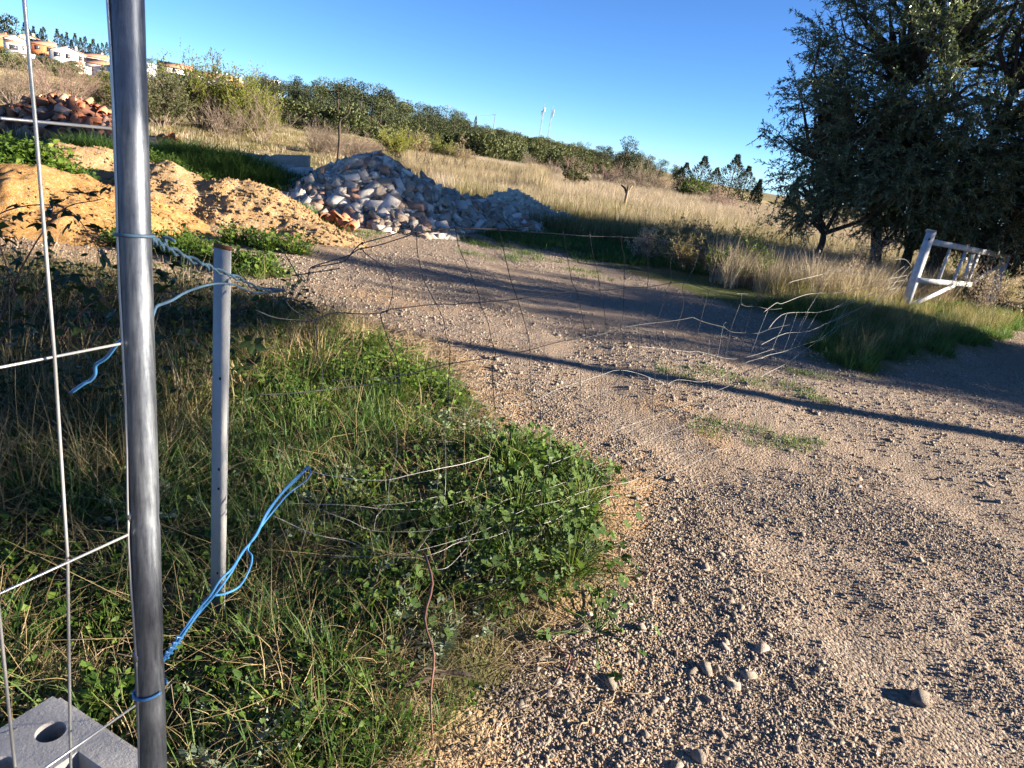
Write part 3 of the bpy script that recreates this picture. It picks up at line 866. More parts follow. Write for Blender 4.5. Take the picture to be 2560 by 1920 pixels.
# ------------------------------------------------------------------ sagging stock fence (thin wire mesh)
MESH_WIRES=[
('h',[(-0.632,1.873,1.064),(-0.601,1.917,1.068),(-0.542,2.001,1.077)]),
('h',[(-0.601,1.917,1.068),(-0.593,1.929,1.083),(-0.529,2.019,1.109),(-0.513,2.042,1.124),(-0.499,2.063,1.132),(-0.461,2.116,1.143),(-0.375,2.238,1.177)]),
('h',[(-0.593,1.929,1.082),(-0.579,1.948,1.081),(-0.543,2.000,1.092),(-0.526,2.023,1.104),(-0.515,2.039,1.124),(-0.504,2.054,1.144),(-0.487,2.079,1.152),(-0.436,2.151,1.170),(-0.409,2.189,1.179),(-0.395,2.210,1.175),(-0.376,2.237,1.183),(-0.340,2.288,1.185),(-0.272,2.384,1.196),(-0.137,2.576,1.191),(-0.034,2.722,1.203)]),
('h',[(-0.375,2.238,1.175),(-0.272,2.385,1.194),(-0.137,2.576,1.189),(-0.031,2.726,1.184),(0.102,2.915,1.175),(0.221,3.084,1.164),(0.378,3.306,1.161),(0.553,3.555,1.148),(0.726,3.801,1.125),(0.925,4.083,1.098),(1.189,4.458,1.037)]),
('v',[(-0.658,1.837,1.146),(-0.625,1.884,1.068),(-0.621,1.889,1.045),(-0.642,1.858,1.006)]),
('v',[(-0.625,1.884,1.068),(-0.608,1.907,1.041),(-0.602,1.916,1.066)]),
('v',[(-0.496,2.066,1.130),(-0.485,2.083,1.111),(-0.456,2.122,1.083),(-0.435,2.152,1.053),(-0.424,2.169,1.030),(-0.421,2.172,0.997),(-0.424,2.169,0.937),(-0.438,2.148,0.928),(-0.422,2.172,0.876),(-0.402,2.200,0.802),(-0.388,2.220,0.758),(-0.377,2.235,0.702),(-0.378,2.233,0.624),(-0.376,2.237,0.555)]),
('v',[(-0.373,2.240,1.174),(-0.361,2.259,1.115),(-0.344,2.282,1.034),(-0.325,2.310,0.994),(-0.298,2.347,0.939),(-0.271,2.386,0.877),(-0.251,2.414,0.823),(-0.239,2.431,0.773),(-0.235,2.437,0.706),(-0.223,2.453,0.581),(-0.216,2.464,0.495)]),
('v',[(-0.270,2.387,1.194),(-0.251,2.414,1.130),(-0.201,2.486,1.026),(-0.172,2.526,0.943),(-0.167,2.533,0.921),(-0.128,2.588,0.839),(-0.103,2.624,0.770),(-0.083,2.653,0.709),(-0.086,2.648,0.657),(-0.074,2.665,0.571),(-0.045,2.707,0.430)]),
('v',[(-0.137,2.576,1.189),(-0.116,2.606,1.122),(-0.096,2.633,1.070),(-0.064,2.679,0.993),(-0.037,2.717,0.926),(0.004,2.775,0.830),(0.040,2.828,0.740),(0.050,2.842,0.692),(0.064,2.861,0.607),(0.097,2.908,0.464),(0.112,2.930,0.376)]),
('h',[(-0.695,1.783,0.978),(-0.654,1.842,0.948),(-0.590,1.933,0.930),(-0.577,1.952,0.935),(-0.544,1.998,0.947),(-0.483,2.085,0.934),(-0.440,2.146,0.929),(-0.412,2.185,0.936),(-0.366,2.251,0.940),(-0.298,2.347,0.937),(-0.242,2.426,0.931),(-0.168,2.532,0.925),(-0.053,2.694,0.921),(0.080,2.883,0.928),(0.201,3.055,0.926),(0.326,3.233,0.917),(0.464,3.429,0.914),(0.612,3.639,0.904),(0.800,3.906,0.911),(0.954,4.125,0.876),(1.185,4.452,0.793)]),
('v',[(-0.642,1.859,0.996),(-0.625,1.883,0.968),(-0.590,1.933,0.930),(-0.578,1.949,0.923),(-0.579,1.949,0.878),(-0.578,1.950,0.843),(-0.569,1.962,0.805),(-0.556,1.981,0.761),(-0.560,1.975,0.692)]),
('h',[(-0.538,2.007,0.734),(-0.446,2.137,0.711),(-0.376,2.237,0.702),(-0.313,2.326,0.705),(-0.235,2.437,0.706),(-0.085,2.650,0.695),(-0.020,2.742,0.694),(0.048,2.838,0.693),(0.170,3.011,0.702),(0.288,3.180,0.695),(0.399,3.336,0.699),(0.489,3.465,0.702),(0.601,3.624,0.703),(0.742,3.824,0.693),(0.873,4.010,0.681),(0.994,4.181,0.677)]),
('h',[(-0.687,1.795,0.736),(-0.613,1.900,0.715),(-0.541,2.002,0.709),(-0.448,2.134,0.695),(-0.374,2.240,0.677)]),
('h',[(-0.216,2.464,0.495),(-0.050,2.700,0.467),(0.097,2.908,0.442),(0.202,3.057,0.462),(0.320,3.225,0.466),(0.436,3.389,0.474),(0.546,3.545,0.465),(0.694,3.756,0.400),(0.917,4.072,0.269)]),
('v',[(0.100,2.912,1.191),(0.139,2.968,1.086),(0.187,3.036,0.969),(0.203,3.059,0.926),(0.256,3.133,0.814),(0.294,3.188,0.708),(0.302,3.199,0.628),(0.318,3.222,0.520),(0.330,3.239,0.385),(0.348,3.264,0.282)]),
('v',[(0.219,3.081,1.182),(0.248,3.123,1.091),(0.297,3.192,0.995),(0.328,3.235,0.923),(0.375,3.302,0.806),(0.399,3.336,0.699),(0.443,3.400,0.484),(0.432,3.383,0.463),(0.476,3.445,0.234)]),
('v',[(0.378,3.307,1.177),(0.403,3.342,1.112),(0.432,3.383,1.046),(0.454,3.415,0.915),(0.498,3.477,0.763),(0.493,3.469,0.701),(0.551,3.552,0.473),(0.579,3.592,0.388),(0.597,3.617,0.269),(0.598,3.619,0.188)]),
('v',[(0.550,3.550,1.165),(0.570,3.580,1.050),(0.594,3.614,0.948),(0.583,3.598,0.895),(0.605,3.629,0.814),(0.597,3.618,0.703),(0.624,3.656,0.616),(0.663,3.711,0.423),(0.697,3.759,0.276),(0.719,3.791,0.142)]),
('v',[(0.725,3.799,1.146),(0.722,3.795,1.024),(0.749,3.833,0.922),(0.727,3.802,0.873),(0.736,3.815,0.828),(0.718,3.789,0.695),(0.763,3.854,0.518),(0.802,3.909,0.320),(0.822,3.936,0.220),(0.867,4.001,0.086)]),
('v',[(0.919,4.074,1.121),(0.897,4.044,0.968),(0.853,3.981,0.886),(0.886,4.027,0.768),(0.887,4.029,0.665),(0.870,4.005,0.458),(0.924,4.082,0.261),(0.971,4.148,0.054)]),
('v',[(1.181,4.447,1.063),(1.075,4.296,0.842),(1.081,4.304,0.549),(1.103,4.336,0.438),(1.129,4.373,0.237),(1.141,4.390,0.153)]),
('v',[(1.432,4.803,0.699),(1.412,4.774,0.507),(1.427,4.795,0.311),(1.423,4.791,0.192)]),
('v',[(1.610,5.055,0.742),(1.602,5.044,0.667),(1.582,5.015,0.465),(1.599,5.039,0.263)]),
('v',[(1.807,5.334,0.602),(1.767,5.278,0.424),(1.738,5.237,0.261)]),
('v',[(1.333,4.662,0.586),(1.327,4.654,0.555),(1.328,4.656,0.352),(1.307,4.625,0.159)]),
('v',[(1.205,4.480,0.493),(1.225,4.509,0.389),(1.241,4.532,0.187)]),
('v',[(0.986,4.170,0.451),(1.019,4.217,0.269),(1.022,4.221,0.215),(1.053,4.191,0.045)]),
('v',[(1.421,4.787,0.773),(1.446,4.822,0.697),(1.478,4.868,0.680)]),
('h',[(0.993,4.180,0.678),(1.086,4.312,0.637),(1.206,4.482,0.593),(1.321,4.645,0.556),(1.425,4.793,0.504),(1.582,5.015,0.465),(1.767,5.278,0.424),(1.918,5.492,0.427),(2.212,5.910,0.411)]),
('h',[(0.631,3.665,0.576),(0.763,3.853,0.536),(0.904,4.053,0.492),(1.039,4.246,0.449),(1.103,4.336,0.438),(1.225,4.509,0.389),(1.427,4.795,0.311),(1.599,5.039,0.263),(1.803,5.329,0.245),(2.060,5.694,0.232)]),
('h',[(0.917,4.071,0.270),(0.998,4.187,0.276),(1.108,4.343,0.239),(1.241,4.532,0.187),(1.434,4.806,0.163),(1.678,5.152,0.202),(1.950,5.538,0.189)]),
('h',[(1.357,4.696,0.780),(1.496,4.893,0.760)]),
('h',[(1.446,4.822,0.697),(1.507,4.909,0.672),(1.638,5.095,0.649),(1.834,5.373,0.603),(2.003,5.613,0.582)]),
('h',[(2.011,5.624,0.784),(2.064,5.699,0.797),(2.535,6.368,0.815),(2.718,6.627,0.844),(3.104,7.175,0.794),(3.384,7.573,0.760)]),
('h',[(2.718,6.627,0.844),(2.938,6.940,0.806),(3.607,7.890,0.832),(4.037,8.500,0.737),(4.216,8.754,0.837),(4.781,9.556,0.836),(5.209,10.163,0.717)]),
('h',[(3.238,7.366,0.609),(3.755,8.100,0.613),(4.434,9.063,0.606),(5.138,10.062,0.592)]),
('h',[(1.753,5.258,0.589),(1.896,5.461,0.641),(2.003,5.613,0.621),(2.286,6.014,0.657),(2.577,6.428,0.643),(3.037,7.080,0.590),(3.904,8.311,0.558),(5.102,10.012,0.530)]),
('h',[(1.888,5.450,0.429),(1.952,5.541,0.493),(2.103,5.755,0.525),(2.422,6.208,0.485),(2.747,6.669,0.440),(3.361,7.541,0.440),(4.359,8.957,0.466)]),
('h',[(1.849,5.394,0.315),(1.937,5.520,0.324),(2.199,5.892,0.339),(2.625,6.496,0.277),(3.179,7.283,0.306),(3.748,8.090,0.333)]),
('h',[(3.010,7.043,0.441),(3.341,7.512,0.468),(4.061,8.533,0.457),(4.804,9.588,0.448)]),
('h',[(2.842,6.805,0.287),(3.240,7.369,0.296),(3.687,8.004,0.328),(4.213,8.749,0.367)]),
('h',[(2.751,6.674,0.138),(2.949,6.956,0.154),(3.195,7.305,0.204),(3.531,7.782,0.207),(3.898,8.303,0.227),(4.141,8.648,0.275),(4.404,9.020,0.416),(4.785,9.562,0.559)]),
('h',[(1.938,5.451,0.045),(2.047,5.631,0.045),(2.335,6.055,0.045),(2.571,6.420,0.076),(2.810,6.759,0.113),(3.182,7.287,0.144),(3.363,7.544,0.198),(3.911,8.321,0.211),(4.299,8.873,0.355),(4.703,9.445,0.505)]),
('h',[(1.907,5.477,0.187),(1.999,5.608,0.193),(2.234,5.941,0.167),(2.467,6.271,0.156),(2.794,6.736,0.140)]),
('v',[(2.106,5.759,0.520),(2.093,5.741,0.409),(2.062,5.697,0.337),(2.031,5.653,0.196)]),
('v',[(2.277,6.002,0.503),(2.249,5.963,0.278),(2.234,5.941,0.167)]),
('v',[(2.489,6.302,0.475),(2.389,6.161,0.227),(2.362,6.123,0.169)]),
('v',[(2.577,6.428,0.643),(2.444,6.239,0.482),(2.374,6.139,0.326)]),
('v',[(2.677,6.569,0.446),(2.533,6.365,0.218),(2.467,6.271,0.156)]),
('v',[(3.096,7.164,0.428),(3.010,7.043,0.250),(2.884,6.863,0.144)]),
('v',[(3.361,7.541,0.440),(3.198,7.310,0.278),(3.123,7.202,0.156)]),
('v',[(4.884,9.703,0.738),(4.464,9.106,0.618),(4.256,8.811,0.405),(4.155,8.668,0.259)]),
('v',[(5.097,10.005,0.724),(4.785,9.562,0.559),(4.434,9.064,0.383),(4.284,8.851,0.239)]),
('v',[(5.287,10.275,0.646),(5.013,9.885,0.474),(4.672,9.401,0.307),(4.512,9.174,0.206)]),
('h',[(-0.568,1.964,0.442),(-0.539,2.005,0.417),(-0.503,2.056,0.390),(-0.462,2.114,0.356),(-0.375,2.238,0.310),(-0.305,2.337,0.292),(-0.207,2.477,0.269),(-0.127,2.590,0.256),(-0.042,2.710,0.249)]),
('h',[(-0.623,1.886,0.361),(-0.531,2.017,0.301),(-0.459,2.119,0.253),(-0.369,2.246,0.188),(-0.271,2.357,0.150),(-0.183,2.415,0.150),(-0.067,2.517,0.150),(0.021,2.661,0.150),(0.067,2.721,0.150),(0.189,2.882,0.150),(0.319,3.058,0.150),(0.484,3.458,0.071),(0.591,3.609,0.093),(0.762,3.851,0.089),(0.935,4.098,0.082),(1.237,4.526,0.072),(1.602,5.044,0.059)]),
('h',[(-0.413,2.185,0.228),(-0.313,2.326,0.184),(-0.160,2.514,0.150),(-0.022,2.640,0.150)]),
('h',[(-0.600,1.919,0.388),(-0.535,2.011,0.287),(-0.470,2.103,0.206),(-0.398,2.155,0.150),(-0.273,2.187,0.150),(-0.197,2.224,0.150),(-0.109,2.294,0.150),(-0.047,2.366,0.150),(0.028,2.492,0.150),(0.076,2.553,0.150),(0.201,2.684,0.150),(0.312,2.812,0.150),(0.422,2.959,0.150),(0.583,3.391,0.045),(0.732,3.587,0.045),(1.072,4.061,0.045),(1.388,4.513,0.045)]),
('h',[(-0.643,1.858,0.329),(-0.552,1.986,0.210),(-0.472,2.067,0.150),(-0.429,2.055,0.150)]),
('h',[(-0.429,2.055,0.150),(-0.412,2.049,0.150),(-0.352,2.014,0.150),(-0.290,2.029,0.150),(-0.203,2.091,0.150),(-0.114,2.175,0.150),(-0.041,2.258,0.150),(0.034,2.341,0.150),(0.084,2.405,0.150),(0.162,2.529,0.150),(0.275,2.607,0.150),(0.360,2.709,0.150),(0.465,2.807,0.150),(0.607,2.921,0.150),(0.828,3.374,0.045),(1.073,3.695,0.045)]),
('h',[(-0.486,1.956,0.150),(-0.411,1.989,0.150),(-0.236,2.035,0.150),(-0.160,2.097,0.150),(-0.097,2.165,0.150),(0.004,2.232,0.150),(0.089,2.310,0.150),(0.175,2.369,0.150),(0.255,2.448,0.150),(0.311,2.523,0.150),(0.411,2.634,0.150),(0.490,2.713,0.150),(0.590,2.770,0.150)]),
('h',[(0.574,2.807,0.150),(0.676,2.889,0.150),(0.760,3.026,0.150),(0.948,3.392,0.045),(1.048,3.531,0.045),(1.181,3.708,0.045),(1.270,3.776,0.045)]),
('v',[(-0.539,2.005,0.417),(-0.541,2.003,0.376),(-0.521,2.031,0.319),(-0.522,2.029,0.299)]),
('v',[(-0.374,2.240,0.528),(-0.363,2.255,0.435),(-0.358,2.262,0.370),(-0.369,2.247,0.307),(-0.365,2.253,0.253),(-0.371,2.244,0.210),(-0.397,2.207,0.179),(-0.391,2.158,0.150)]),
('v',[(-0.216,2.463,0.499),(-0.218,2.462,0.476),(-0.199,2.488,0.268),(-0.184,2.438,0.150),(-0.188,2.390,0.150),(-0.196,2.299,0.150),(-0.197,2.224,0.150),(-0.221,2.079,0.150)]),
('v',[(-0.045,2.706,0.435),(-0.040,2.714,0.248),(-0.017,2.616,0.150),(-0.035,2.379,0.150),(-0.069,2.249,0.150),(-0.093,2.170,0.150)]),
('v',[(-0.053,2.175,0.150),(-0.078,2.079,0.150),(-0.115,2.005,0.150),(-0.157,1.983,0.150)]),
('v',[(0.209,3.066,0.275),(0.226,2.933,0.150),(0.180,2.554,0.150)]),
('v',[(0.333,3.243,0.311),(0.375,3.303,0.067),(0.275,2.607,0.150)]),
('v',[(0.444,3.400,0.334),(0.485,3.458,0.131),(0.425,2.985,0.150),(0.388,2.667,0.150)]),
('v',[(0.584,3.599,0.246),(0.594,3.531,0.045),(0.502,2.871,0.150)]),
('v',[(0.692,3.752,0.249),(0.700,3.574,0.045),(0.574,2.807,0.150)]),
('v',[(0.838,3.959,0.178),(0.858,3.893,0.045),(0.777,3.483,0.045),(0.683,2.938,0.150)]),
('v',[(0.964,4.138,0.080),(0.871,3.566,0.045),(0.760,3.026,0.150)]),
('v',[(1.057,4.271,0.085),(1.005,3.868,0.045),(0.958,3.382,0.045)])]
mf = thing("stock_fence", "sagging old wire stock fence stretched between the flat post and white gate post", "fence", (-.739, 1.711, 0))
ml = np.array(mf.location)
knots = MB()
for i, (k, pts) in enumerate(MESH_WIRES):
    P_ = np.array(pts)
    jit = np.random.default_rng(i).normal(0, .004, P_.shape); jit[0] = 0; jit[-1] = 0
    P_ = smooth_path(P_ + jit * np.array((1, 1, .3)), 3)
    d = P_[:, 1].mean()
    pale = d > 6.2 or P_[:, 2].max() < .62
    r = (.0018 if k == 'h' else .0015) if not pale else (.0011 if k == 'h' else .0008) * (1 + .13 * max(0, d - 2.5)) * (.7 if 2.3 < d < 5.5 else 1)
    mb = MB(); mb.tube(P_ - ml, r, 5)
    mb.build("line_wire" if k == 'h' else "stay_wire", M['wire_near' if pale and d < 2.4 else 'wire_pale' if pale else 'wire_dark'], mf, True)  # near upper wires get the colour darkened to look backlit
hs_ = [np.array(p) for k, p in MESH_WIRES if k == 'h']; vs_ = [np.array(p) for k, p in MESH_WIRES if k == 'v']
for hp in hs_:
    hp = smooth_path(hp, 4)
    for vp in vs_:
        vp = smooth_path(vp, 4)
        dd = np.linalg.norm(hp[:, None] - vp[None], axis=2)
        i, j = np.unravel_index(dd.argmin(), dd.shape)
        if dd[i, j] < .05 and hp[i][1] < 7:
            V, F = rock(i * 7 + j, 10, (.011, .011, .011)); knots.add(V + hp[i] - ml, F)
tag(knots.build("knots", M['wire_dark'], mf), None, None, None, 'stuff')

# ------------------------------------------------------------------ white gate
gate = thing("metal_gate", "leaning white painted metal gate with two posts and cross braces in tall grass", "gate", (5.586, 10.694, 0))
gl = np.array(gate.location)
def gbar(nm, a, b, w, d, mat='white_paint', up=(0, 1, 0)):
    mb = MB(); mb.bar(np.array(a) - gl, np.array(b) - gl, w, d, up); return mb.build(nm, M[mat], gate)
pa, pb = np.array((5.56, 10.65, -.12)), np.array((5.808, 11.093, 1.183))
ax_ = (pb - pa) / np.linalg.norm(pb - pa); sx_ = np.cross((.42, .9, 0), ax_); sx_ /= np.linalg.norm(sx_)
gp = gbar("post", pa, pb, .115, .02, 'white_paint', (.42, .9, 0))
for s in (-1, 1):
    f_ = MB(); f_.bar(pa + sx_ * s * .058 + (.014, .036, 0) - gl, pb + sx_ * s * .058 + (.014, .036, 0) - gl, .014, .085, (.42, .9, 0)); f_.build("flange", M['white_paint'], gp)
cp = MB(); cp.bar(pb - gl - ax_ * .002 + (0, .03, 0), pb - gl + ax_ * .012 + (0, .03, 0), .14, .12, (.42, .9, 0)); cp.build("cap", M['white_paint'], gp)
bh = MB(); q = pb - ax_ * .12 - gl + np.array((0, -.011, 0)); bh.tube([q, q + np.array((0, -.004, 0))], .02, 12); bh.build("bolt_hole", M['hole'], gp)
gbar("top_rail", (5.86, 11.06, 1.045), (8.22, 12.98, .93), .085, .045)
gbar("middle_rail", (5.70, 10.80, .483), (7.15, 11.948, .448), .075, .045)
gbar("brace", (5.70, 10.735, .125), (6.70, 11.60, .425), .06, .04)
gbar("brace", (7.15, 11.95, .453), (8.12, 12.94, .79), .06, .04)
gbar("bar", (6.361, 11.468, .985), (6.245, 11.26, .50), .032, .03)
gbar("bar", (6.835, 11.862, .965), (6.675, 11.612, .47), .04, .03)
gbar("bar", (7.287, 12.257, .945), (7.091, 11.948, .45), .04, .03)
gbar("plate", (7.155, 12.19, .935), (7.01, 11.92, .505), .075, .012)
gbar("post", (8.05, 12.72, -.1), (8.235, 13.06, .955), .14, .06, 'white_paint', (.42, .9, 0))

# ------------------------------------------------------------------ heaps
def lobes_z(x, y, lobes, seed, sharp=10.0, rough=.05):
    """height of a tipped heap: soft maximum of blunt cones"""
    nx = fbm(x * 1.1, y * 1.1, seed, 4); 
    acc = 0
    for (cx, cy_, rx, ry, rot, h) in lobes:
        c, s = math.cos(rot), math.sin(rot)
        u = ((x - cx) * c + (y - cy_) * s) / rx; v = (-(x - cx) * s + (y - cy_) * c) / ry
        d = np.sqrt(u * u + v * v + .02) + nx * .16
        z = h * (1.03 - d)
        z = np.where(z > 0, z, z * .6)
        acc = acc + np.exp(np.clip(z * sharp / h, -30, 30)) if False else np.maximum(acc, z) if not np.isscalar(acc) else z
    return acc + rough * fbm(x * 3.2, y * 3.2, seed + 5, 4) * np.clip(acc * 6 + .3, 0, 1)

def heap(name, label, cat, lobes, mat, seed, res=.035, rough=.05, parent=None):
    x0 = min(l[0] - max(l[2], l[3]) * 1.25 for l in lobes); x1 = max(l[0] + max(l[2], l[3]) * 1.25 for l in lobes)
    y0 = min(l[1] - max(l[2], l[3]) * 1.25 for l in lobes); y1 = max(l[1] + max(l[2], l[3]) * 1.25 for l in lobes)
    xs = np.arange(x0, x1, res); ys = np.arange(y0, y1, res)
    X, Y = np.meshgrid(xs, ys, indexing='ij')
    hz_ = lobes_z(X, Y, lobes, seed, rough=rough)
    Z = ground(X.ravel(), Y.ravel()).reshape(X.shape) + np.maximum(hz_, -.10)
    Z = Z + .012 * fbm(X * 14, Y * 14, seed + 9, 3)
    nx, ny = X.shape
    i = np.arange(nx - 1)[:, None]; j = np.arange(ny - 1)[None]
    F = np.stack([i * ny + j, (i + 1) * ny + j, (i + 1) * ny + j + 1, i * ny + j + 1], -1).reshape(-1, 4)
    hv = hz_.ravel()
    F = F[(hv[F] > -.07).any(1)]
    V = np.column_stack([X.ravel(), Y.ravel(), Z.ravel()])
    keep = np.unique(F); mp = np.full(len(V), -1); mp[keep] = np.arange(len(keep))
    me = np_mesh(name, V[keep], [mp[F]], [mat], smooth=True)
    o = obj(name, me, parent)
    if parent is None: tag(o, label, cat)
    return o, (lambda x, y: ground(x, y) + lobes_z(np.asarray(x, float), np.asarray(y, float), lobes, seed, rough=rough))

L_OCHRE = [(-5.3, 7.3, 1.75, 1.35, .3, .56), (-6.6, 6.6, 1.7, 1.4, .3, .68)]
L_TAN = [(-6.3, 9.9, 2.0, 1.5, .2, .62), (-8.0, 9.6, 1.8, 1.4, 0, .45)]
L_MID = [(-4.85, 9.3, 1.35, 1.05, -.2, .60), (-3.75, 9.3, 1.35, .95, -.2, .60), (-3.0, 8.95, .95, .6, -.25, .26)]
_, z_ochre = heap("sand_heap", "bright ochre heap of sand nearest the galvanised post", "sand heap", L_OCHRE, M['sand_ochre'], 101, .03, .085)
_, z_tan = heap("gravel_heap", "pale tan heap of gravelly soil below the roof tile pile", "gravel heap", L_TAN, M['sand_tan'], 102, .035, .085)
_, z_mid = heap("soil_heap", "long tan heap of soil sloping down to the gravel track before the rubble", "soil heap", L_MID, M['sand_tan'], 103, .03, .085)

def clods(name, label, lobes, zf, n, mat, seed, s0, s1):
    """loose clods on a heap"""
    r = np.random.default_rng(seed)
    x0 = min(l[0] - l[2] for l in lobes); x1 = max(l[0] + l[2] for l in lobes); y0 = min(l[1] - l[3] for l in lobes); y1 = max(l[1] + l[3] for l in lobes)
    xy = rand_in(n, x0 - .2, x1 + .2, y0 - .3, y1 + .2, lambda x, y: (lobes_z(x, y, lobes, seed - 400) > -.05) & (fbm(x * 1.4, y * 1.4, seed, 3) > -.25), r)
    P = np.column_stack([xy, zf(xy[:, 0], xy[:, 1])])
    protos = []
    for k in range(5):
        V, F = rock(seed + k, 11); protos.append(np_mesh("clod", V, F, [mat]))
    s = s0 * (s1 / s0) ** (r.random(len(P)) ** 2.5)
    scatter(name, label, "soil clods", P, r.uniform(0, 6.28, (len(P), 3)), s, r.integers(0, 5, len(P)), protos)
clods("sand_clods", "small ochre clods rolled down the sand heap", L_OCHRE, z_ochre, 5200, M['sand_ochre'], 501, .016, .085)
clods("gravel_clods", "small stones loose on the tan gravel heap", L_TAN, z_tan, 4200, M['sand_tan'], 502, .016, .09)
clods("soil_clods", "small stones and clods loose on the long soil heap", L_MID, z_mid, 6000, M['sand_tan'], 503, .016, .095)

# ------------------------------------------------------------------ rubble heap
L_RUB = [(-2.85, 12.2, 1.65, 1.6, 0, 1.02), (-3.7, 12.1, 1.0, .9, 0, .40), (-1.75, 12.7, 1.1, .9, .5, .46), (-2.4, 11.2, 1.2, .75, -.2, .38), (-1.0, 13.5, 1.05, .85, .5, .36)]
rub = thing("rubble_heap", "tall heap of broken grey concrete, plaster and brick beside the track", "rubble heap", (-2.6, 12.2, 0))
rl = np.array(rub.location)
o, z_rub = heap("debris_mound", None, None, L_RUB, M['darkdebris'], 104, .05, .06, rub)
o.location = -rl
rmats = ['conc_grey'] * 6 + ['plaster'] * 3 + ['brownconc'] * 5 + ['pinkbrick'] * 1 + ['darkdebris'] * 1
shapes = [block(200 + k, (1, .65 + .05 * (k % 3), .22 + .09 * (k % 4))) for k in range(10)] + [slab(220 + k, 4 + k % 3, .10 + .05 * (k % 3)) for k in range(8)]
variants = []
for si, (V, F) in enumerate(shapes):
    for mn in sorted(set(rmats)):
        variants.append((si, mn, np_mesh("chunk", V, F, [M[mn]])))
vkey = {(a, b): c for a, b, c in variants}
r = np.random.default_rng(77)
xy = rand_in(5600, -5.2, .3, 10.0, 15.0, lambda x, y: lobes_z(x, y, L_RUB, 104, rough=.06) > -.035, r)
size = .05 * (.27 / .05) ** (r.random(len(xy)) ** 1.7)
zz = z_rub(xy[:, 0], xy[:, 1])
e = .05
gx = (z_rub(xy[:, 0] + e, xy[:, 1]) - z_rub(xy[:, 0] - e, xy[:, 1])) / (2 * e)
gy = (z_rub(xy[:, 0], xy[:, 1] + e) - z_rub(xy[:, 0], xy[:, 1] - e)) / (2 * e)
front = (xy[:, 1] - 12.2 < .55 * np.abs(xy[:, 0] + 2.5) + .5)
order = np.argsort(-(size * np.where(front, 1.0, .25)))
stuff = MB()
for q, i in enumerate(order):
    si = int(r.integers(0, len(shapes))); mn = rmats[int(r.integers(0, len(rmats)))]
    nrm = Vector((-gx[i], -gy[i], 1)).normalized()
    rot = nrm.to_track_quat('Z', 'Y').to_matrix() @ Matrix.Rotation(r.uniform(0, 6.28), 3, 'Z') @ Matrix.Rotation(r.normal(0, .5), 3, 'X') @ Matrix.Rotation(r.normal(0, .5), 3, 'Y')
    s = size[i]
    p = Vector((xy[i, 0], xy[i, 1], zz[i])) + nrm * (s * r.uniform(-.02, .16))
    if q < 300:
        o = obj("rubble_chunk", vkey[(si, mn)], rub)
        o.matrix_local = Matrix.Translation(p - Vector(rl)) @ rot.to_4x4() @ Matrix.Scale(s, 4)
    else:
        V, F = shapes[si]
        V = (V * s) @ np.array(rot).T + np.array(p) - rl
        stuff.add(V, F, ['conc_grey', 'plaster', 'brownconc', 'pinkbrick', 'darkdebris'].index(mn))
o = stuff.build("small_rubble", [M[k] for k in ('conc_grey', 'plaster', 'brownconc', 'pinkbrick', 'darkdebris')], rub)
o['kind'] = 'stuff'

# pale limestone heap behind the right shoulder
L_LIME = [(-.55, 15.2, 1.3, 1.1, .4, .55), (.25, 15.0, .9, .7, .2, .30)]
lim = thing("limestone_heap", "low sunlit heap of pale broken limestone behind the grey rubble", "stone heap", (-.6, 15.2, 0))
ll = np.array(lim.location)
o, z_lim = heap("stone_mound", None, None, L_LIME, M['limestone'], 105, .06, .05, lim)
o.location = -ll
xy = rand_in(650, -2.2, 1.4, 13.7, 16.4, lambda x, y: lobes_z(x, y, L_LIME, 105) > -.02, r)
lime_me = [np_mesh("stone", *block(260 + k, (1, .7, .5)), [M['limestone']]) for k in range(6)]
lstuff = MB()
for i in range(len(xy)):
    s = .05 * (3.2) ** (r.random() ** 1.6)
    p = (xy[i, 0] - ll[0], xy[i, 1] - ll[1], float(z_lim(xy[i:i + 1, 0], xy[i:i + 1, 1])[0]) + s * .1)
    if i < 240:
        o = obj("stone", lime_me[i % 6], lim, p, tuple(r.uniform(0, 6, 3)), s)
    else:
        V, F = block(260 + i % 6, (1, .7, .5)); lstuff.add(rot_z(V * s, r.uniform(0, 6)) + p, F)
o = lstuff.build("small_stones", M['limestone'], lim); o['kind'] = 'stuff'

# separate big blocks at the back left shoulder of the rubble
blk = [(-5.25, 12.9, .50, 'conc_grey', "long rounded pale concrete lump at the end of the row behind the dark grass"),
       (-4.95, 13.1, .46, 'conc_grey', "square dark concrete block standing up between two pale lumps"),
       (-4.55, 13.2, .55, 'brownconc', "wide grey block with a tilted top next to the rubble heap"),
       (-4.55, 12.5, .46, 'conc_grey', "grey concrete lump half hidden by dark grass at the rubble's edge"),
       (-4.15, 12.35, .42, 'plaster', "whitish block leaning on the foot of the rubble heap"),
       (-5.5, 13.4, .40, 'plaster', "small pale block beyond the dark grass, last in its row")]
for k, (x, y, s, mn, lab) in enumerate(blk):
    V, F = block(300 + k, (1, .75, .7), .17)
    o = obj("concrete_lump", np_mesh("concrete_lump", V, F, [M[mn]]), None, (x, y, gz(x, y) + s * .3 + .20), (r.normal(0, .2), r.normal(0, .2), r.uniform(0, 6)), s)
    tag(o, lab, "concrete block", "big blocks beside the rubble heap")
o = obj("steel_offcut", np_mesh("steel_offcut", *slab(330, 4, .06, .25), [M['galv']]), None, (-3.75, 11.1, gz(-3.75, 11.1) + .22), (.3, .5, -.9), .62)
tag(o, "pale bent metal strip lying across the foot of the rubble", "metal strip")

